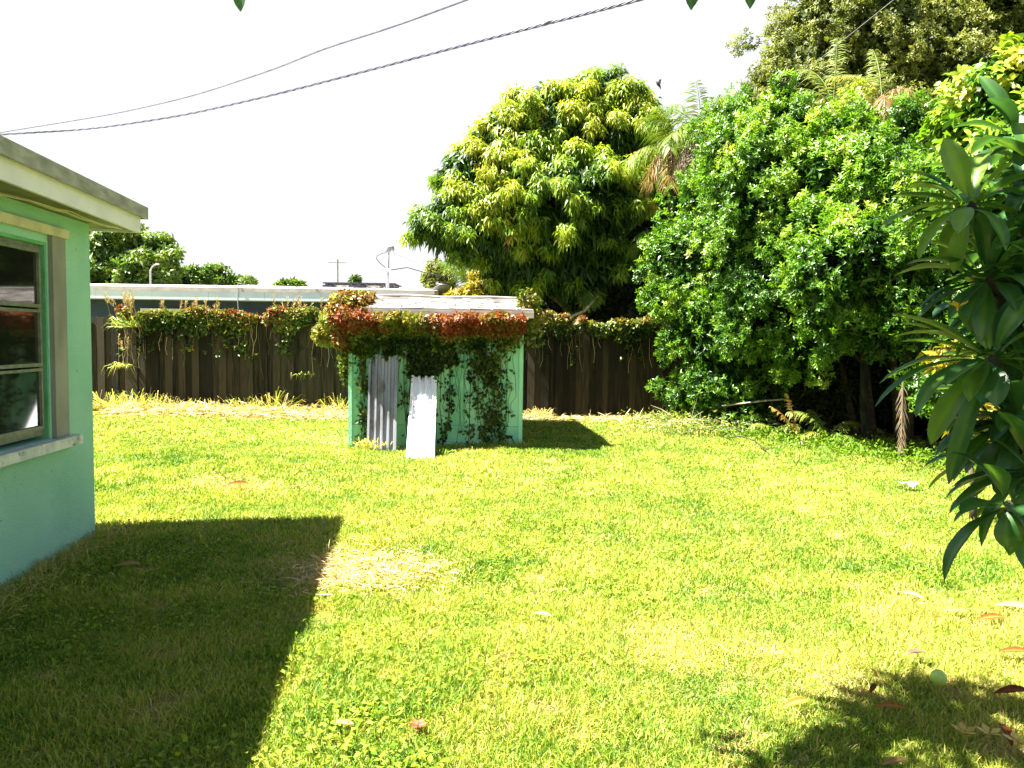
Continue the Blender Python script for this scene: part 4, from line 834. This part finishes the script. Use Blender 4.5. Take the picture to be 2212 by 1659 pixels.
# ---------------- lawn ----------------
def lawn():
    def patch(n, xr, yr): return np.stack([rng.uniform(*xr, n), rng.uniform(*yr, n)], 1)
    Vs = []; Ts = []; 
    def field(n, y0, y1, L, W_, xf=.74, xmin=-3.6):
        y = rng.uniform(y0, y1, n); xm = y*xf+1.3; x = rng.uniform(-1, 1, n)*xm
        k = np.ones(n, bool)
        # not inside house / shed
        tt = (x-HC.x)*HN.x+(y-HC.y)*HN.y; al = (x-HC.x)*HD.x+(y-HC.y)*HD.y
        k &= ~((tt < 0.0) & (al < 0)); k &= ~((x > -2.3) & (x < .12) & (y > SY) & (y < 13.3)); k &= y < 14.3
        x = x[k]; y = y[k]; tt = tt[k]; al = al[k]; p = np.stack([x, y, gz(x, y)], 1); n = len(x)
        nz = noise(p, .9, 1); nz2 = noise(p, 3.3, 2); nz3 = noise(p, 11, 3)
        bare = np.exp(-(((x+1.0)/.42)**2+((y-4.62)/.34)**2))            # dead straw patch
        bare = np.maximum(bare, 0.6*np.exp(-(((x-.9)/.5)**2+((y-3.6)/.35)**2))); bare = np.maximum(bare, .6*np.exp(-(((x-1.5)/.35)**2+((y-3.25)/.25)**2)))
        bare = np.maximum(bare, .7*np.exp(-(((x+3.0)/.5)**2+((y-7.6)/.3)**2))); bare = np.maximum(bare, .8*np.exp(-(((x+2.6)/.7)**2+((y-7.3)/.25)**2)))
        bare = np.maximum(bare, .9*np.exp(-((tt/.22)**2))*(al < .1))
        edge = np.clip((y-13.4+.3*nz2)/.6, 0, 1)*(x < -1.8); edge = np.maximum(edge, .8*np.clip((y-13.7)/.5, 0, 1))
        edge = np.maximum(edge, .7*np.exp(-(((x+2.75)/.5)**2+((y-10.9)/.8)**2)))
        dead = np.clip(bare*1.15+.12*nz3, 0, 1); dead = np.maximum(dead, edge); dead = np.maximum(dead, .75*(nz3+nz2*.7 > 1.25)); dead = np.maximum(dead, .5*(noise(p, 5.1, 5) > 1.05))
        isd = rng.random(n) < dead
        k2 = ~(isd & (rng.random(n) < .35))
        d = unit(n); d[:, 2] = np.abs(d[:, 2])*1.1+.62; d[isd, 2] = np.abs(d[isd, 2])*.12
        LL = L*rng.uniform(.5, 1.25, n)*(1+.25*nz2); LL[isd] *= 1.3
        WW = W_*rng.uniform(.7, 1.3, n); 
        T = .5+.06*nz+.09*nz2+.07*nz3+.15*rng.normal(size=n); T[isd] = .86+.12*rng.random(isd.sum())
        green = noise(p, 1.7, 6) > .9; T[green & ~isd] -= .14; LL[green] *= 1.2
        return [a[k2] for a in (p, d, LL, WW, T)]
    parts = [field(270000, 2.2, 4.2, .058, .0042), field(265000, 4.0, 7.0, .055, .006), field(235000, 6.6, 10.5, .052, .009), field(130000, 10, 14.4, .05, .014)]
    p, d, L, W_, T = [np.concatenate(a) for a in zip(*parts)]
    d = nrmz(d); s = nrmz(np.cross(d, rng.normal(size=d.shape)))*W_[:, None]*.5; L = L[:, None]
    mid = p+d*L*.6; tip = p+d*L; tip[:, 2] -= L[:, 0]*.18
    V = np.stack([p-s, p+s, mid-s*.8, mid+s*.8, tip], 1).reshape(-1, 3); i = np.arange(len(p))[:, None]*5
    o = np_mesh('lawn_grass', V, [np.array([[0, 1, 3, 2]])+i, np.array([[2, 3, 4]])+i], np.repeat(T, 5), M['grass'])
    tag(o, 'short sunlit yellow green lawn grass covering the yard', 'grass', kind='stuff')
    # broadleaf weeds
    n = 190; y = 2.4+4.2*rng.random(n)**1.6; x = rng.uniform(-1, 1, n)*y*.74; c = np.stack([x, y, gz(x, y)], 1)
    sel = noise(c, 1.5, 2) > -.1; c = c[sel]; n = len(c); k = 70; rr = rng.uniform(.05, .2, (n, 1, 1))
    off = rng.normal(size=(n, k, 3))*rr; off[..., 2] = np.abs(off[..., 2])*.12+.03; pos = (c[:, None]+off).reshape(-1, 3)
    d = unit(len(pos)); d[:, 2] = np.abs(d[:, 2])*.35+.05
    tt = (pos[:, 0]-HC.x)*HN.x+(pos[:, 1]-HC.y)*HN.y; q = tt > .05; pos = pos[q]; d = d[q]
    nn = np.tile([0, 0, 1.], (len(pos), 1))+rng.normal(size=pos.shape)*.35
    o = leaves('lawn_weeds', pos, d, nn, rng.uniform(.016, .04, len(pos)), rng.uniform(.010, .022, len(pos)), .5+.3*rng.normal(size=len(pos)), M['weed'], None, 'rhomb', .3, .12)
    tag(o, 'low broadleaf weeds scattered through the near lawn', 'weeds', kind='stuff')
    # straw litter
    n = 13000; u = rng.random(n); x = np.where(u < .55, rng.uniform(-7.6, -2.3, n), np.where(u < .7, rng.uniform(.1, 3.4, n), -.93+rng.normal(size=n)*.24)); y = np.where(u < .7, 14.28-np.abs(rng.normal(size=n))*.38, 4.62+rng.normal(size=n)*.19)
    z = gz(x, y)+.02+np.abs(rng.normal(size=n))*np.where(u < .55, .07, .022); d = unit(n); d[:, 2] *= .25
    pos = np.stack([x, y, z], 1); L = rng.uniform(.06, .22, n)*np.where(u < .7, 1.3, .6); W_ = np.where(u < .7, .012, .004)*rng.uniform(.6, 1.4, n)
    o = leaves('straw_litter', pos, d, unit(n)+np.array([0, 0, 1.]), L, W_, rng.uniform(.3, 1, n), M['straw'], None, 'long', .1, .05)
    tag(o, 'pale dry straw strewn along the fence foot and over the dead patch', 'straw', kind='stuff')
    # uncut dry grass along the house wall
    n = 5000; al = -rng.uniform(-.1, 5.5, n); tn_ = np.abs(rng.normal(size=n))*.13+.01
    pos = np.array(HC)[None]+np.array(HD)[None]*al[:, None]+np.array(HN)[None]*tn_[:, None]; pos[:, 2] = 0; d = unit(n); d[:, 2] = np.abs(d[:, 2])*1.2+.3
    o = leaves('wall_foot_grass', pos, d, unit(n), rng.uniform(.05, .15, n), .005, .7+.2*rng.normal(size=n), M['grass'], None, 'long', .5, .1)
    tag(o, 'dry uncut grass fringe along the foot of the turquoise house wall', 'grass', kind='stuff')
    # low groundcover at hedge foot, tone darkened to stand for the hedge shade
    n = 6000; f = rng.random(n); ax, ay, bx, by = 2.8, 13.9, 6.0, 8.0
    x = ax+(bx-ax)*f+rng.normal(size=n)*.35; y = ay+(by-ay)*f+rng.normal(size=n)*.35; pos = np.stack([x, y, np.abs(rng.normal(size=n))*.07+.02], 1); d = unit(n); d[:, 2] = np.abs(d[:, 2])
    o = leaves('ground_cover', pos, d, unit(n)+np.array([0, 0, 1.]), .06, .03, .0+.2*rng.normal(size=n), M['weed'], None)
    tag(o, 'low leafy ground cover along the foot of the hedge', 'ground cover', kind='stuff')
lawn()

# ---------------- plumeria, right foreground ----------------
def big_leaf(name, parent, base, tip, wdt, up=(0, 0, 1), sag=.12, tone=.5, mat='plum', nseg=10):
    base = Vector(base); tip = Vector(tip); ax = tip-base; L = ax.length; d = ax.normalized(); u_ = Vector(up); s = d.cross(u_).normalized(); n = s.cross(d).normalized()
    V = []; T = []; F = []
    wob = random.uniform(0, 6)
    for i in range(nseg+1):
        f = i/nseg; c = base + ax*f + n*(L*sag*4*f*(1-f)*.5)
        wd = wdt*.5*(math.sin(math.pi*min(1, (f*.93+.045))**1.25)**.75)*(1 if f > .06 else .35)
        if i == nseg: wd = .0015
        for k, q in enumerate((-1, -.5, 0, .5, 1)):
            V.append(c + s*wd*q + n*(abs(q)*wd*.38 - .0 + .05*wd*math.sin(f*14+wob)*(abs(q)))); T.append(tone + (.30 if q == 0 else .05*math.sin(f*30)))
    for i in range(nseg):
        for k in range(4): a = i*5+k; F.append((a, a+1, a+6, a+5))
    m_ = MB(); m_.v = [tuple(v) for v in V]; m_.f = F; m_.t = T
    return m_
def rosette(mb, c, tips, tone, wdt=.064):
    c = Vector(c)
    for tp in tips:
        tp = Vector(tp); up = Vector((0, 0, 1)); ax = (tp-c).normalized()
        if abs(ax.z) > .85: up = Vector((-.5, -.6, .5))
        b_ = big_leaf('', None, c+ax*.03, tp, wdt*random.uniform(.8, 1.2), up, random.uniform(.08, .3), tone+random.gauss(0, .14)); mb.add(b_.v, b_.f); mb.t[-len(b_.t):] = b_.t
def rnd_tips(c, n, L, el=(-50, 60), az=(0, 360)):
    out = []
    for i in range(n):
        a = R(random.uniform(*az)); e = R(random.uniform(*el)); l = L*random.uniform(.75, 1.1); out.append(Vector(c)+Vector((math.cos(a)*math.cos(e), math.sin(a)*math.cos(e), math.sin(e)))*l)
    return out
def plumeria():
    base = Vector((2.12, 2.75, 0)); t = thing('plumeria', base, 'plumeria with large dark drooping leaves reaching in from the right edge, close to the camera', 'plant')
    Y = 2.5; ros = []
    def rs(u, v, Yc, tips, nr, L=.27, tone=.45, **k):
        c = P(u, v, Yc); tp = [P(a, b, Yc+dy) for a, b, dy in tips] + rnd_tips(c, nr*2+3, L, **k); ros.append((c, tp, tone+.02))
    rs(2095, 440, 2.5, [(1902, 496, -.05), (2039, 298, .0), (1925, 425, .05), (1940, 520, .1), (2130, 330, .1), (2190, 350, -.05), (1985, 560, -.1), (2200, 470, 0), (2060, 590, .05)], 4, tone=.6)
    rs(2135, 600, 2.55, [(1960, 570, 0), (1975, 700, .05), (2210, 560, .1), (2050, 690, -.1), (1990, 520, .1), (2120, 740, -.1), (2240, 690, 0)], 6, tone=.3)
    rs(2140, 770, 2.45, [(1930, 679, 0), (1945, 738, -.04), (1890, 879, .0), (1900, 828, .06), (1978, 900, -.08), (2093, 868, -.12), (2150, 880, -.1), (2049, 1046, .03), (2200, 640, .05), (2070, 640, .1), (2010, 960, .1), (2230, 830, -.05)], 5, tone=.5)
    rs(2200, 900, 2.5, [(2020, 985, 0), (2060, 1040, -.05), (2110, 1070, .05), (2160, 1090, -.1), (2260, 1060, 0), (2000, 930, .08), (2080, 1000, .1)], 6, tone=.25)
    rs(2230, 1010, 2.35, [(2145, 1058, 0), (2050, 1110, .05), (2120, 1180, -.03), (2180, 1200, .02), (2260, 1190, 0), (2040, 1080, .1)], 4, tone=.35)
    rs(2175, 1085, 2.3, [(2040, 1256, 0), (2060, 1130, .05), (2175, 1185, -.02), (2205, 1170, 0)], 2, L=.2, tone=.35)
    rs(2260, 380, 2.6, [(2150, 300, 0), (2140, 420, 0), (2190, 250, .1), (2180, 480, -.1)], 6, tone=.5)
    rs(2290, 720, 2.5, [(2180, 660, 0), (2170, 780, .1), (2200, 600, 0)], 6, tone=.3)
    for (u, v, Yc) in ((2190, 520, 2.65), (2215, 640, 2.6), (2170, 700, 2.7), (2220, 800, 2.6), (2170, 930, 2.65), (2240, 560, 2.45), (2120, 520, 2.75), (2150, 850, 2.75), (2225, 980, 2.6), (2200, 1090, 2.6), (2180, 440, 2.7), (2190, 760, 2.75), (2140, 980, 2.8), (2200, 880, 2.8), (2150, 400, 2.8), (2205, 300, 2.7), (2130, 650, 2.85), (2190, 580, 2.85), (2180, 1010, 2.75), (2215, 690, 2.9), (2150, 780, 2.9)):
        rs(u, v, Yc, [], 4, L=.25, tone=.22)
    tr = MB(); fork = Vector((2.1, 2.85, .75)); tr.tube([base-Vector((0, 0, .1)), base+Vector((-.02, 0, .4)), fork], [.06, .05, .045], 12)
    for c, tp, tone in ros:
        mid = fork.lerp(c, .5)+Vector((.24, .2, -.03)); tr.tube([fork-Vector((0, 0, .03)), mid, c+Vector((.03, 0, -.04)), c], [.035, .022, .015, .012], 8)
    tr.build('branches', M['darkbark'], t, True)
    for c, tp, tone in ros:
        m_ = MB(); rosette(m_, c, tp, tone); m_.build('leaf_cluster', M['plum'], t, True)
plumeria()
def flower(name, c, label, mat='flower', s=.035, n=5, cat='flower', group=None, up=.35):
    c = Vector(c); t = MB()
    for k in range(n):
        a = 2*math.pi*k/n+random.random()*.3; d = Vector((math.cos(a), math.sin(a), up)).normalized(); sd = Vector((-math.sin(a), math.cos(a), 0)); 
        t.add([c, c+d*s*.55+sd*s*.28, c+d*s, c+d*s*.55-sd*s*.28, c+d*s*.5-Vector((0, 0, .002))], [(0, 1, 4), (1, 2, 4), (2, 3, 4), (3, 0, 4)], random.random())
    t.lathe(c, [(.003, -.012), (.004, .004), (.001, .007)], 6, 0)
    o = t.build(name, M[mat]); tag(o, label, cat, group); return o
flower('plumeria_flower', P(2068, 664, 2.35), 'orange plumeria flower caught among the big leaves at the right edge', s=.04, up=.6)
flower('red_flower', P(1846, 706, 10.3), 'red flower in the dark hollow under the hedge, the left one', 'redflower', .1, 7)
flower('red_flower', P(1908, 718, 10.3), 'small red flower in the dark hollow under the hedge, right of the other', 'redflower', .07, 7)

# ---------------- overhanging tree above the camera ----------------
def overhang():
    base = Vector((.7, -2.6, 0)); t = thing('overhanging_tree', base, 'tree overhead whose hanging leaf tips show along the top edge of the picture', 'tree')
    tr = MB(); tr.tube([base-Vector((0, 0, .1)), (.65, -2.5, 1.2), (.6, -2.2, 2.6)], [.17, .14, .12], 12)
    tops = [(-1.0, 2.2, 3.75), (-.55, 2.75, 3.8), (-.2, 2.0, 3.9), (-.75, 2.35, 3.9), (-.25, 2.6, 3.8), (.3, 2.4, 3.8), (.8, 2.1, 3.9), (-.9, 1.6, 3.9), (.5, 1.4, 4.0), (0, 1, 4.0)]
    for q in tops: tr.tube([(.6, -2.25, 2.55), (.4+q[0]*.3, -.6, 3.4), (q[0]*.8, q[1]-.8, q[2]), q], [.08, .05, .03, .012], 7)
    hang = [((520, 25), 2.5, (-.9, 2.3, 3.72)), ((1493, 22), 2.5, (.75, 2.2, 3.85)), ((1500, 12), 2.55, (.75, 2.2, 3.85)), ((1620, 19), 2.5, (.85, 2.2, 3.85))]
    lf = MB()
    for (u, v), Y, top in hang:
        tip = P(u, v, Y); b_ = Vector((tip.x-.01, tip.y+.02, tip.z+.19)); tr.tube([top, (b_+Vector(top))/2+Vector((.03, .02, .05)), b_], [.008, .006, .004], 5)
        q = big_leaf('', None, b_, tip, .055, (0, -1, 0), .05, .3); lf.add(q.v, q.f); lf.t[-len(q.t):] = q.t
        for s_ in (-1, 1):
            q = big_leaf('', None, b_, b_+Vector((.10*s_, .05, .13)), .05, (0, -.3, 1), .1, .4); lf.add(q.v, q.f); lf.t[-len(q.t):] = q.t
    tr.build('branches', M['bark'], t, True); lf.build('hanging_leaves', M['plum'], t, True)
    B = [(np.array(q), np.array([.42, .40, .2])) for q in tops]
    p, od, dep, tt = crown(B, 600, shell=.2, gap=-.8, gf=3.5)
    p[:, 2] = np.maximum(p[:, 2], 3.45)
    a = cluster_leaves(p, od, .4+.1*tt, 6, .19, .06, rng, droop=.4); leaves('crown', *a, M['mango'], t, 'long', .5)
overhang()

# ---------------- cables overhead ----------------
def span(name, pix, r, mat, label, group='overhead cables crossing the sky', wrap=0):
    pts = [P(u, v, Y) for u, v, Y in pix]; out = []
    for a, b_ in zip(pts[:-1], pts[1:]):
        for k in range(6): out.append(a.lerp(b_, k/6))
    out.append(pts[-1])
    # smooth
    for _ in range(4): out = [out[0]]+[(out[i-1]+out[i]*2+out[i+1])/4 for i in range(1, len(out)-1)]+[out[-1]]
    m_ = MB()
    if wrap:
        # resample for twist
        fine = []
        for a, b_ in zip(out[:-1], out[1:]):
            for k in range(4): fine.append(a.lerp(b_, k/4))
        fine.append(out[-1])
        for ph in range(3):
            m_.tube([p+Vector((0, math.sin(i*.9+ph*2.1)*r*1.1, math.cos(i*.9+ph*2.1)*r*1.3)) for i, p in enumerate(fine)], r, 6)
    else: m_.tube(out, r, 6)
    o = m_.build(name, mat); tag(o, label, 'cable', group)
span('overhead_cable', [(-250, 330, 30), (0, 286, 24), (250, 246, 20), (420, 207, 17.5), (600, 147, 15.5), (700, 105, 14.3), (850, 58, 13), (1010, -1, 12), (1300, -110, 10.5)], .016, M['cable'], 'upper thin cable crossing the left sky and leaving the top edge first')
span('overhead_cable', [(-250, 305, 30), (0, 291, 24), (200, 279, 21), (400, 249, 18.5), (600, 203, 16.5), (800, 151, 14.5), (1000, 98, 12.8), (1200, 46, 11.3), (1380, 0, 10), (1700, -95, 8.5)], .012, M['cable'], 'lower thick twisted cable bundle crossing the sky to the top centre', wrap=1)
span('overhead_cable', [(1560, 280, 20), (1700, 185, 17), (1780, 120, 15), (1930, 0, 13), (2100, -140, 11)], .006, M['steel'], 'faint pale wire slanting across the oak at the top right', group=None)
# far pole and lamp
q = P(729, 600, 55); t = thing('utility_pole', (q.x, 55, 0), 'faint thin utility pole far behind the blue house', 'pole')
z = P(729, 560, 55).z; MB().tube([(q.x, 55, 0), (q.x, 55, z)], [.10, .07], 8).build('pole', M['steel'], t); MB().box((q.x, 55, z-.25), (1.3, .05, .05)).build('crossarm', M['steel'], t)
q = P(325, 600, 28); t = thing('street_lamp', (q.x, 28, 0), 'thin grey street lamp with curved arm before the dark tree behind the blue house', 'lamp')
z = P(325, 585, 28).z; MB().tube([(q.x, 28, 0), (q.x, 28, z), (q.x+.06, 28, z+.14), (q.x+.16, 28, z+.22)], [.045, .035, .025, .02], 8).build('pole', M['steel'], t); MB().tube([(q.x+.14, 28, z+.21), (q.x+.24, 28, z+.25), (q.x+.34, 28, z+.25)], [.02, .045, .02], 8).build('lamp_head', M['steel'], t)
# bird
b = P(1422, 182, 14); t = thing('bird', b, 'tiny dark bird flying above the palm between the trees', 'bird')
o = MB(); o.tube([b+Vector((-.05, 0, .06)), b+Vector((-.02, 0, .03)), b, b+Vector((.03, 0, -.04)), b+Vector((.05, 0, -.09))], [.006, .022, .028, .018, .004], 8)
o.build('body', M['black'], t, True)
for s_ in (-1, 1): MB().add([b+Vector((0, 0, .02)), b+Vector((.0, .05*s_, .06)), b+Vector((.03, .14*s_, .05)), b+Vector((.03, .05*s_, -.02))], [(0, 1, 2, 3)]).add([b+Vector((0, 0, .024)), b+Vector((.0, .05*s_, .064)), b+Vector((.03, .14*s_, .05)), b+Vector((.03, .05*s_, -.016))], [(3, 2, 1, 0)]).build('wing', M['black'], t)

# ---------------- fallen leaves and small things ----------------
def fallen(u, v, L, rot, tone, label, curl=.12, w_=.26):
    c = G(u, v, .04); d = Vector((math.cos(R(rot)), math.sin(R(rot)), 0)); 
    q = big_leaf('', None, c-d*L/2+Vector((0, 0, .0)), c+d*L/2+Vector((0, 0, .01)), L*w_, (.2*math.sin(rot), -.35, 1), curl, tone)
    m_ = MB(); m_.add(q.v, q.f); m_.t = q.t; o = m_.build('fallen_leaf', M['deadleaf'], None, True); tag(o, label, 'leaf', 'fallen leaves on the lawn')
for a in ((512, 1047, .22, 25, .15, 'brown fallen leaf on the far left lawn beyond the house shadow'), (275, 1222, .16, 15, .75, 'pale fallen leaf in the house shadow near the wall'), (738, 1566, .10, -12, .85, 'pale tan fallen leaf right of the house shadow, near the bottom edge'),
          (1965, 1288, .17, -60, .9, 'pale curved fallen leaf below the lowest drooping leaf tip'), (2065, 1322, .13, -10, .7, 'slim tan fallen leaf left of the pair of brown ones at the right edge'), (2140, 1338, .17, 8, .4, 'reddish brown fallen leaf, lower of the pair near the right edge'), (2118, 1322, .14, -35, .55, 'orange brown fallen leaf, upper of the pair near the right edge'),
          (2188, 1312, .18, -20, .95, 'whitish fallen leaf at the right edge above the reddish one'), (2190, 1410, .15, -5, .3, 'reddish fallen leaf at the right edge halfway down the near lawn'), (2185, 1497, .16, 5, .12, 'dark brown broad fallen leaf at the right edge beside the shadow'),
          (1718, 1522, .13, 20, .58, 'yellow brown fallen leaf left of the shadow patch'), (1922, 1530, .12, -15, .5, 'orange fallen leaf in the middle of the shadow patch'), (1885, 1490, .09, 50, .1, 'small dark fallen leaf at the upper edge of the shadow patch'), (1975, 1413, .13, 10, .85, 'pale yellow fallen leaf above the green fruit'),
          (2172, 1590, .16, 70, .2, 'curled brown fallen leaf beside the fallen yellow flowers'), (1170, 1330, .12, -30, .95, 'bleached fallen leaf in the middle of the lawn'), (1930, 1650, .10, 10, .7, 'tan fallen leaf at the bottom edge of the shadow patch')): fallen(*a)
flower('fallen_flower', G(2084, 1581, .06), 'fallen yellow plumeria flower, the one leftmost and partly closed', s=.05, group='fallen flowers in the shadow patch')
flower('fallen_flower', G(2138, 1584, .06), 'fallen yellow plumeria flower in the middle of its row of three', s=.05, group='fallen flowers in the shadow patch')
flower('fallen_flower', G(2199, 1603, .06), 'fallen yellow plumeria flower at the right edge, rightmost of three', s=.055, group='fallen flowers in the shadow patch')
flower('red_blossom', G(902, 1568, .05), 'small red and white blossom lying in the sunny grass near the bottom', 'redflower', .04, 6)
m, nt, b_, out = newmat('green fruit'); M['fruit'] = m; b_.inputs['Base Color'].default_value = (.42, .60, .12, 1); b_.inputs['Roughness'].default_value = .35
c = G(2026, 1490, .0); o = MB().lathe(c+Vector((0, 0, .055)), [(.001, -.034)]+[(.034*math.cos(a), .034*math.sin(a)) for a in np.linspace(-1.4, 1.35, 12)]+[(.006, .031), (.001, .032)], 24).build('green_fruit', M['fruit'], None, True); tag(o, 'round pale green fruit lying by the shadow patch at the right', 'fruit')
m, nt, b_, out = newmat('white scrap'); b_.inputs['Base Color'].default_value = (.8, .8, .8, 1)
c = G(1963, 1045, .06); V = []; F = []
for i in range(6):
    for j in range(4): V.append(c+Vector((-.09+i*.036, -.05+j*.033, .02*math.sin(i*1.7+j)+.012*math.cos(j*2.1+i))))
for i in range(5):
    for j in range(3): F.append((i*4+j, i*4+j+1, i*4+j+5, i*4+j+4))
o = MB().add(V, F).build('paper_scrap', m); o.modifiers.new('s', 'SOLIDIFY').thickness = .004; tag(o, 'crumpled white scrap lying on the lawn below the hedge', 'litter')
print('objects', len(bpy.data.objects), 'verts', sum(len(m.vertices) for m in bpy.data.meshes))
